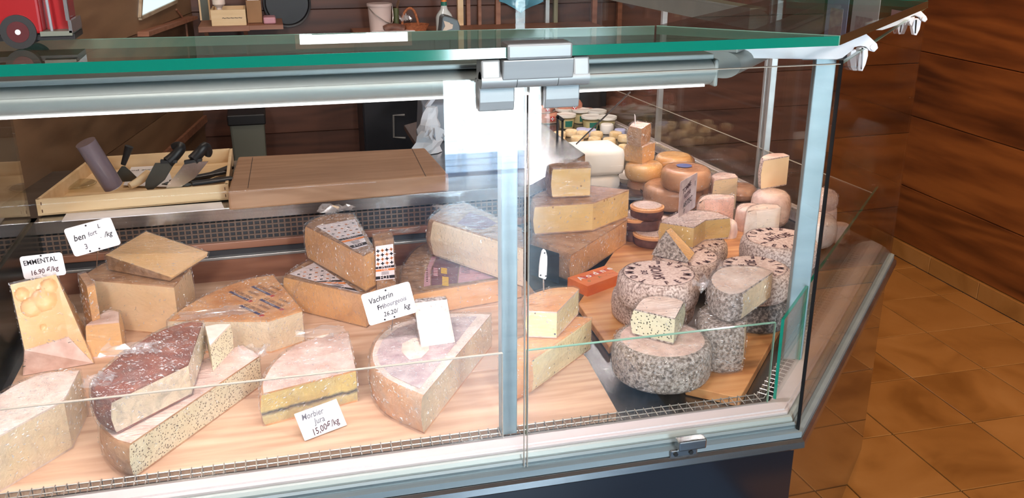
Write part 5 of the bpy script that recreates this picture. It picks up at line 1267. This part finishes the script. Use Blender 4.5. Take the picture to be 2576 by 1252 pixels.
bx0, bx1 = WB(576,300,4.3).x, WB(665,300,4.3).x; bzt = WB(620,284,4.3).z
MB().prism([Vector((x,y,.0)) for x, y in ((bx0+.02,4.28),(bx1-.02,4.28),(bx1-.02,4.46),(bx0+.02,4.46))], [Vector((x,y,bzt)) for x, y in ((bx0,4.25),(bx1,4.25),(bx1,4.48),(bx0,4.48))]).build('body', flat('bin_plastic', C(106,110,100), .5), bnr, bevel=.01)
box('liner', (bx0-.006,4.242,bzt-.045), (bx1+.006,4.49,bzt+.004), M['blackp'], bnr, bevel=.006)
# back cabinet with the things on it
zc = WY(1000,86,4.45).z; xa, xb = WY(908,200,4.45).x, 1.62
kc = root('back_cabinet', ((xa+xb)/2,4.6,0), 'dark cabinet with pale metal handle along the back wall', 'cabinet')
box('carcass', (xa,4.45,0), (xb,4.745,zc-.02), flat('dark_laminate', C(34,36,42), .35), kc, bevel=.003); box('cabinet_top', (xa-.01,4.44,zc-.02), (xb,4.745,zc), M['trim'], kc, bevel=.002)
for x in (xa+.17, xa+.52, xa+.87):
    box('door', (x-.165,4.442,.1), (x+.165,4.452,zc-.03), flat('dark_door', C(40,42,48), .35), kc, bevel=.003); 
p = WY(990,290,4.44); hd = MB().tube([WY(1018,289,4.43), WY(990,290,4.43), WY(991,345,4.43), WY(1020,347,4.43)], .006, 8).build('handle', M['alu'], kc)
bu = root('bucket', (WY(957,70,4.56).x,4.56,zc), 'white plastic bucket with wire handle on the back cabinet', 'bucket')
rb = (WY(988,40,4.56).x-WY(927,40,4.56).x)/2; zbt = WY(957,8,4.56).z; cb_ = Vector((WY(957,70,4.56).x,4.56,zc))
wp = flat('white_plastic', C(214,196,190), .4)
MB().lathe([(0,0),(rb*.86,0),(rb*.97,zbt-zc-.012),(rb*1.04,zbt-zc-.012),(rb*1.04,zbt-zc),(rb*.95,zbt-zc),(0,zbt-zc-.002)], cb_, 32).build('body', wp, bu, smooth=True)
MB().tube(catmull([cb_+Vector((-rb*1.05,0,zbt-zc-.006)), cb_+Vector((-rb*.4,-rb*1.1,zbt-zc-.05)), cb_+Vector((rb*.9,-rb*.6,zbt-zc-.09)), cb_+Vector((rb*1.05,0,zbt-zc-.006))]), .0025, 5).build('wire_handle', M['wire'], bu)
bm_ = root('bamboo_vase', (WY(997,70,4.6).x,4.6,zc), 'green bamboo-like vase with dry twigs beside the bucket', 'vase')
MB().tube([(WY(997,70,4.6).x,4.6,zc), (WY(996,20,4.6).x,4.6,WY(996,20,4.6).z)], .014, 10).build('stem', flat('bamboo_green', C(96,104,66), .5), bm_, smooth=True)
for k in range(4): MB().tube([WY(997,30-6*k,4.6), WY(1002+2*k,12-8*k,4.58)], .003, 5).build('twig', flat('twig', C(120,92,70), .7), bm_)
pl = wheel('serving_plate', 'white oval plate carrying a dry sausage on the back cabinet', (WY(990,82,4.50).x,4.50), .105, .012, zc, M['card'], rnd=.006, sq=.5, cat='plate')
sau = root('dry_sausage', (WY(985,76,4.50).x,4.50,zc+.013), 'dark dry sausage lying on the white oval plate', 'sausage')
MB().tube(catmull([WY(966,76,4.5), WY(980,70,4.5), WY(1000,70,4.5), WY(1018,75,4.5)]), [.008]+[.02]*14+[.010], 12).build('sausage', pmat('dry_skin', [C(84,52,42), C(128,88,72)], 40, 4, .5, .5), sau, smooth=True)
ba = root('basket', (WY(1045,80,4.54).x,4.54,zc), 'small wicker basket with a tall arched handle', 'basket')
wk = pmat('wicker', [C(150,84,50), C(190,118,76)], 120, 3, .6, .8); bc = Vector((WY(1045,80,4.54).x,4.54,zc))
MB().lathe([(0,0),(.05,0),(.065,.03),(.068,.034),(.060,.034),(.046,.006),(0,.006)], bc, 26).build('bowl', wk, ba, smooth=True)
MB().tube(catmull([WY(1012,74,4.54), WY(1014,40,4.54), WY(1028,21,4.54), WY(1043,30,4.54), WY(1055,70,4.54)], 6), .006, 8).build('handle', wk, ba, smooth=True)
crumple(ba, WY(1022,60,4.52), (.05,.04,.04), 31)
bt = root('spirit_bottle', (WY(1120,70,4.5).x,4.5,zc), 'white bottle with green band and yellow neck beside the basket', 'bottle')
bc = Vector((WY(1118,70,4.5).x,4.5,zc)); hb = WY(1118,14,4.5).z-zc
MB().lathe([(0,0),(.040,0),(.040,hb*.55),(.036,hb*.66),(.018,hb*.86),(.014,hb)], bc, 24).build('body', flat('opal_glass', C(200,208,206), .15), bt, smooth=True)
MB().lathe([(.0145,hb),(.0145,hb+.018)], bc, 20).build('green_band', M['lab_green'], bt, smooth=True); MB().lathe([(.013,hb+.018),(.013,hb+.07),(0,hb+.07)], bc, 20).build('neck', M['inko'], bt, smooth=True)
for k, (px, w_, m) in enumerate(((1158,14,'box'), (1178,9,'trim'), (1206,8,'trim'), (1252,12,'trim'), (1375,10,'alu'), (1396,10,'lab_green'), (1493,13,'trim'), (1556,12,'trim'))):
    x = WY(px, 60, 4.74).x; o = box('trim_%d' % (k+2), (x-w_*.001,4.725,.9), (x+w_*.001,4.752,2.5), M[m] if m != 'lab_green' else flat('pale_olive', C(136,132,104), .5)); o['kind'] = 'structure'
hbag = root('plastic_bag', WY(1312,30,4.6), 'blue plastic bag hanging on the back wall', 'bag')
V = []; F = []; n = 8
for i in range(n+1):
    for j in range(n+1):
        u, v = i/n, j/n; q = WY(1258+108*u, -60+(92-30*abs(2*u-1))*v, 4.70); w3 = noise.noise_vector(Vector((u*5, v*4, 3)))
        V.append(q+Vector((w3.x*.01, w3.y*.03, w3.z*.01)))
for i in range(n):
    for j in range(n): a = i*(n+1)+j; F.append((a, a+1, a+n+2, a+n+1))
b0 = len(V); V += [q+Vector((0,.006,0)) for q in V]; F += [tuple(b0+i for i in reversed(f)) for f in F[:n*n]]
mk('bag', V, F, flat('blue_film', C(92,160,186), .2), hbag, smooth=True)
# weighing scale with cow-spotted casing on the ledge
M['cow'] = pmat('cow_spots', [(0, C(206,188,168)), (.53, C(206,188,168)), (.56, C(42,34,32)), (1, C(42,34,32))], 22, 2, .5)
sc = root('weighing_scale', (.69,3.30,.901), 'shop scale with cow-spotted trim and a dark display head', 'scale')
box('base', (.625,3.20,.901), (.78,3.38,.935), M['plinth'], sc, bevel=.006)
box('column', (.65,3.25,.935), (.74,3.33,1.10), M['alu'], sc, bevel=.004)
x0, x1 = WY(1076,150,3.25).x, WY(1204,150,3.25).x
MB().prism([Vector((x,3.25,z_)) for x, z_ in ((x0,1.17),(x0+.02,1.13),(x0+.05,1.10),(x1,1.10),(x1,1.17))], [Vector((x,3.38,z_)) for x, z_ in ((x0,1.17),(x0+.02,1.13),(x0+.05,1.10),(x1,1.10),(x1,1.17))]).build('casing', flat('cream_case', C(196,178,158), .45), sc, bevel=.006)
box('spotted_trim', (x0+.03,3.243,1.098), (x1,3.25,1.112), M['cow'], sc, bevel=.002); MB().tube([(WY(1160,150,3.25).x,3.248,1.138), (WY(1160,150,3.25).x,3.242,1.138)], .022, 20).build('dial', M['blackp'], sc); box('dial_strip', (WY(1150,150,3.25).x,3.238,1.115), (WY(1166,150,3.25).x,3.242,1.16), M['cow'], sc)
slab('paper_label', [WY(1072,143,3.24), WY(1100,143,3.24), WY(1102,171,3.24), WY(1090,170,3.24), WY(1078,158,3.24)], (0,.004,0), M['lab_blue2'], sc)
hd_ = [WY(x, y, 3.30) for x, y in ((1112,44),(1118,38),(1135,42),(1152,50),(1158,66),(1159,95),(1106,95),(1110,66))]
slab('display_head', hd_, (0,.06,0), flat('grey_head', C(74,80,82), .35), sc, bevel=.004)
slab('spotted_face', [WY(x, y, 3.297) for x, y in ((1116,52),(1140,60),(1138,72),(1112,80),(1120,66))], (0,.004,0), M['cow'], sc)
MB().bar((.63,3.33,1.17), (.63,3.33,1.25), .03, .03).build('neck', M['blackp'], sc)
wbg = root('carrier_bag', (W(1072,388,.902).x,W(1072,388,.902).y,.901), 'crumpled white carrier bags bundled at the end of the cutting board', 'bag')
wbm = flat('white_bag', C(198,206,216), .4); p = W(1076,386,.902)
V = []; F = []; n = 9
for i in range(n):
    for j in range(n):
        a = 2*math.pi*i/n; t_ = j/(n-1); q = noise.noise(Vector((i*.9, j*.7, 2.2)))
        r_ = (.05*(1-t_)+.018*t_)*(1+.5*q); V.append(Vector((p.x+r_*math.cos(a)+.02*t_, p.y+.02+r_*math.sin(a)*.8, .902+t_*.15)))
for i in range(n):
    for j in range(n-1): F.append((i*n+j, ((i+1) % n)*n+j, ((i+1) % n)*n+j+1, i*n+j+1))
mk('bag', V, F, wbm, wbg)
crumple(wbg, W(1092,360,.97), (.05,.04,.05), 41, wbm)
prn = root('label_printer', (.52,3.22,.901), 'grey label printer with pale tilted lid behind the cutting board', 'printer')
MB().prism([Vector((.47,3.12,.901)), Vector((.60,3.12,.901)), Vector((.60,3.25,.901)), Vector((.47,3.25,.901))], [Vector((.48,3.14,1.03)), Vector((.59,3.14,1.03)), Vector((.59,3.24,1.06)), Vector((.48,3.24,1.06))]).build('body', flat('printer_grey', C(108,116,128), .4), prn, bevel=.006)
MB().bar((.49,3.13,1.02), (.535,3.125,1.075), .03, .012).build('lid', flat('printer_pale', C(186,192,204), .35), prn)
# red toy bus on the glass shelf
tb = root('toy_bus', (-.45,1.60,1.4555), 'red toy bus with open rear platform on the glass top shelf', 'toy bus')
Yf, Yr, zg_ = 1.555, 1.635, 1.4555
xr, xp = WY(178,60,Yf).x, WY(104,60,Yf).x
zbo = WY(60,86,Yf).z
MB().box((-.66,Yf,zbo), (xp,Yr,1.62)).build('body', M['red'], tb, bevel=.004)
box('rear_wall', (xp-.002,Yf+.03,zbo+.003), (xr-.006,Yr,1.62), M['red'], tb); box('platform', (xp-.004,Yf,zbo-.004), (xr,Yr,zbo+.003), flat('grey_floor', C(120,124,110), .5), tb)
box('chassis', (-.66,Yf+.006,zbo-.010), (xr+.002,Yr-.006,zbo-.002), M['blackp'], tb)
box('rear_bumper', (xr-.004,Yf,zbo+.0), (xr+.001,Yr,zbo+.018), M['pin'], tb); MB().tube([(xp+.012,Yf+.005,zbo), (xp+.010,Yf+.005,1.62)], .0022, 8).build('pole', flat('grab_pole', C(150,150,154), .4), tb)
box('rear_pillar', (xr-.006,Yf,zbo+.018), (xr-.001,Yf+.006,1.62), M['pin'], tb)
for yy in (Yf-.004, Yr-.014):
    cw = WY(47,80,Yf); rw = cw.z-zg_
    for xw in (cw.x, -.60):
        wl_ = MB().tube([(xw,yy,zg_+rw), (xw,yy+.016,zg_+rw)], rw, 26).build('wheel', M['tyre'], tb, smooth=True)
        MB().tube([(xw,yy-.001,zg_+rw), (xw,yy+.002,zg_+rw)], rw*.62, 20).build('hub', flat('dark_red_hub', C(84,22,26), .4), wl_)
        MB().tube([(xw,yy-.002,zg_+rw), (xw,yy+.002,zg_+rw)], rw*.16, 12).build('hub_cap', M['card'], wl_)
# ceiling lamp shades; the last two cover the added fill lights
for k, (x, y) in enumerate(((2.35,1.55), (2.45,3.1), (.1,3.5), (-.4,2.6), (-.5,-1.1), (.8,-1.0))):
    o = root('ceiling_or_fill_lamp', (x,y,2.6), ['round ceiling spot above the tiled aisle', 'round ceiling spot near the wooden wall', 'round ceiling spot above the preparation corner', 'round ceiling spot above the tool box', 'round added fill lamp in front of the counter', 'round added fill lamp beside the door'][k], 'lamp')
    MB().lathe([(.075,0),(.075,-.05),(.068,-.05),(.06,-.01),(0,-.01)], Vector((x,y,2.599)), 24).build('shade', M['white'], o)
# high narrow window on the back wall
w2 = root('window_2', (.4,4.75,1.8), kind='structure')
box('window_pane', (.13,4.738,1.74), (.66,4.742,1.876), emis('sky_pane', (.85,.97,1,1), 6), w2)
for a_, b_ in (((.11,4.73,1.72),(.68,4.75,1.742)), ((.11,4.73,1.874),(.68,4.75,1.895)), ((.11,4.73,1.742),(.132,4.75,1.874)), ((.66,4.73,1.742),(.68,4.75,1.874))): box('window_frame', a_, b_, M['trim'], w2)
sb_ = box('window_crate', (.19,4.69,1.742), (.45,4.737,1.845), M['wallD']); tag(sb_, 'dark crate standing on the ledge of the high back window', 'crate')
wlg = box('window_ledge', (.05,4.66,1.70), (.72,4.75,1.72), M['trim'], w2)
sb_.location.z = 1.721

# posters on the wooden wall beyond the frame, mirrored in the glass shelf
for k, (y0, y1, z0, z1, m, lb) in enumerate(((4.25,4.48,1.68,2.02,'card','white printed poster on the wooden wall near the back corner'), (4.52,4.72,1.66,1.98,'lab_blue2','pale blue poster in the back corner of the wooden wall'), (3.85,4.15,1.72,2.0,'lab_pink','pinkish poster on the wooden wall'))):
    o = root('wall_poster', (2.99,(y0+y1)/2,z0), lb, 'poster')
    box('sheet', (2.991,y0,z0), (2.995,y1,z1), M[m], o); box('picture_area', (2.9895,y0+.04,z0+.1), (2.9915,y1-.04,z1-.05), M['lab_lilac'], o)
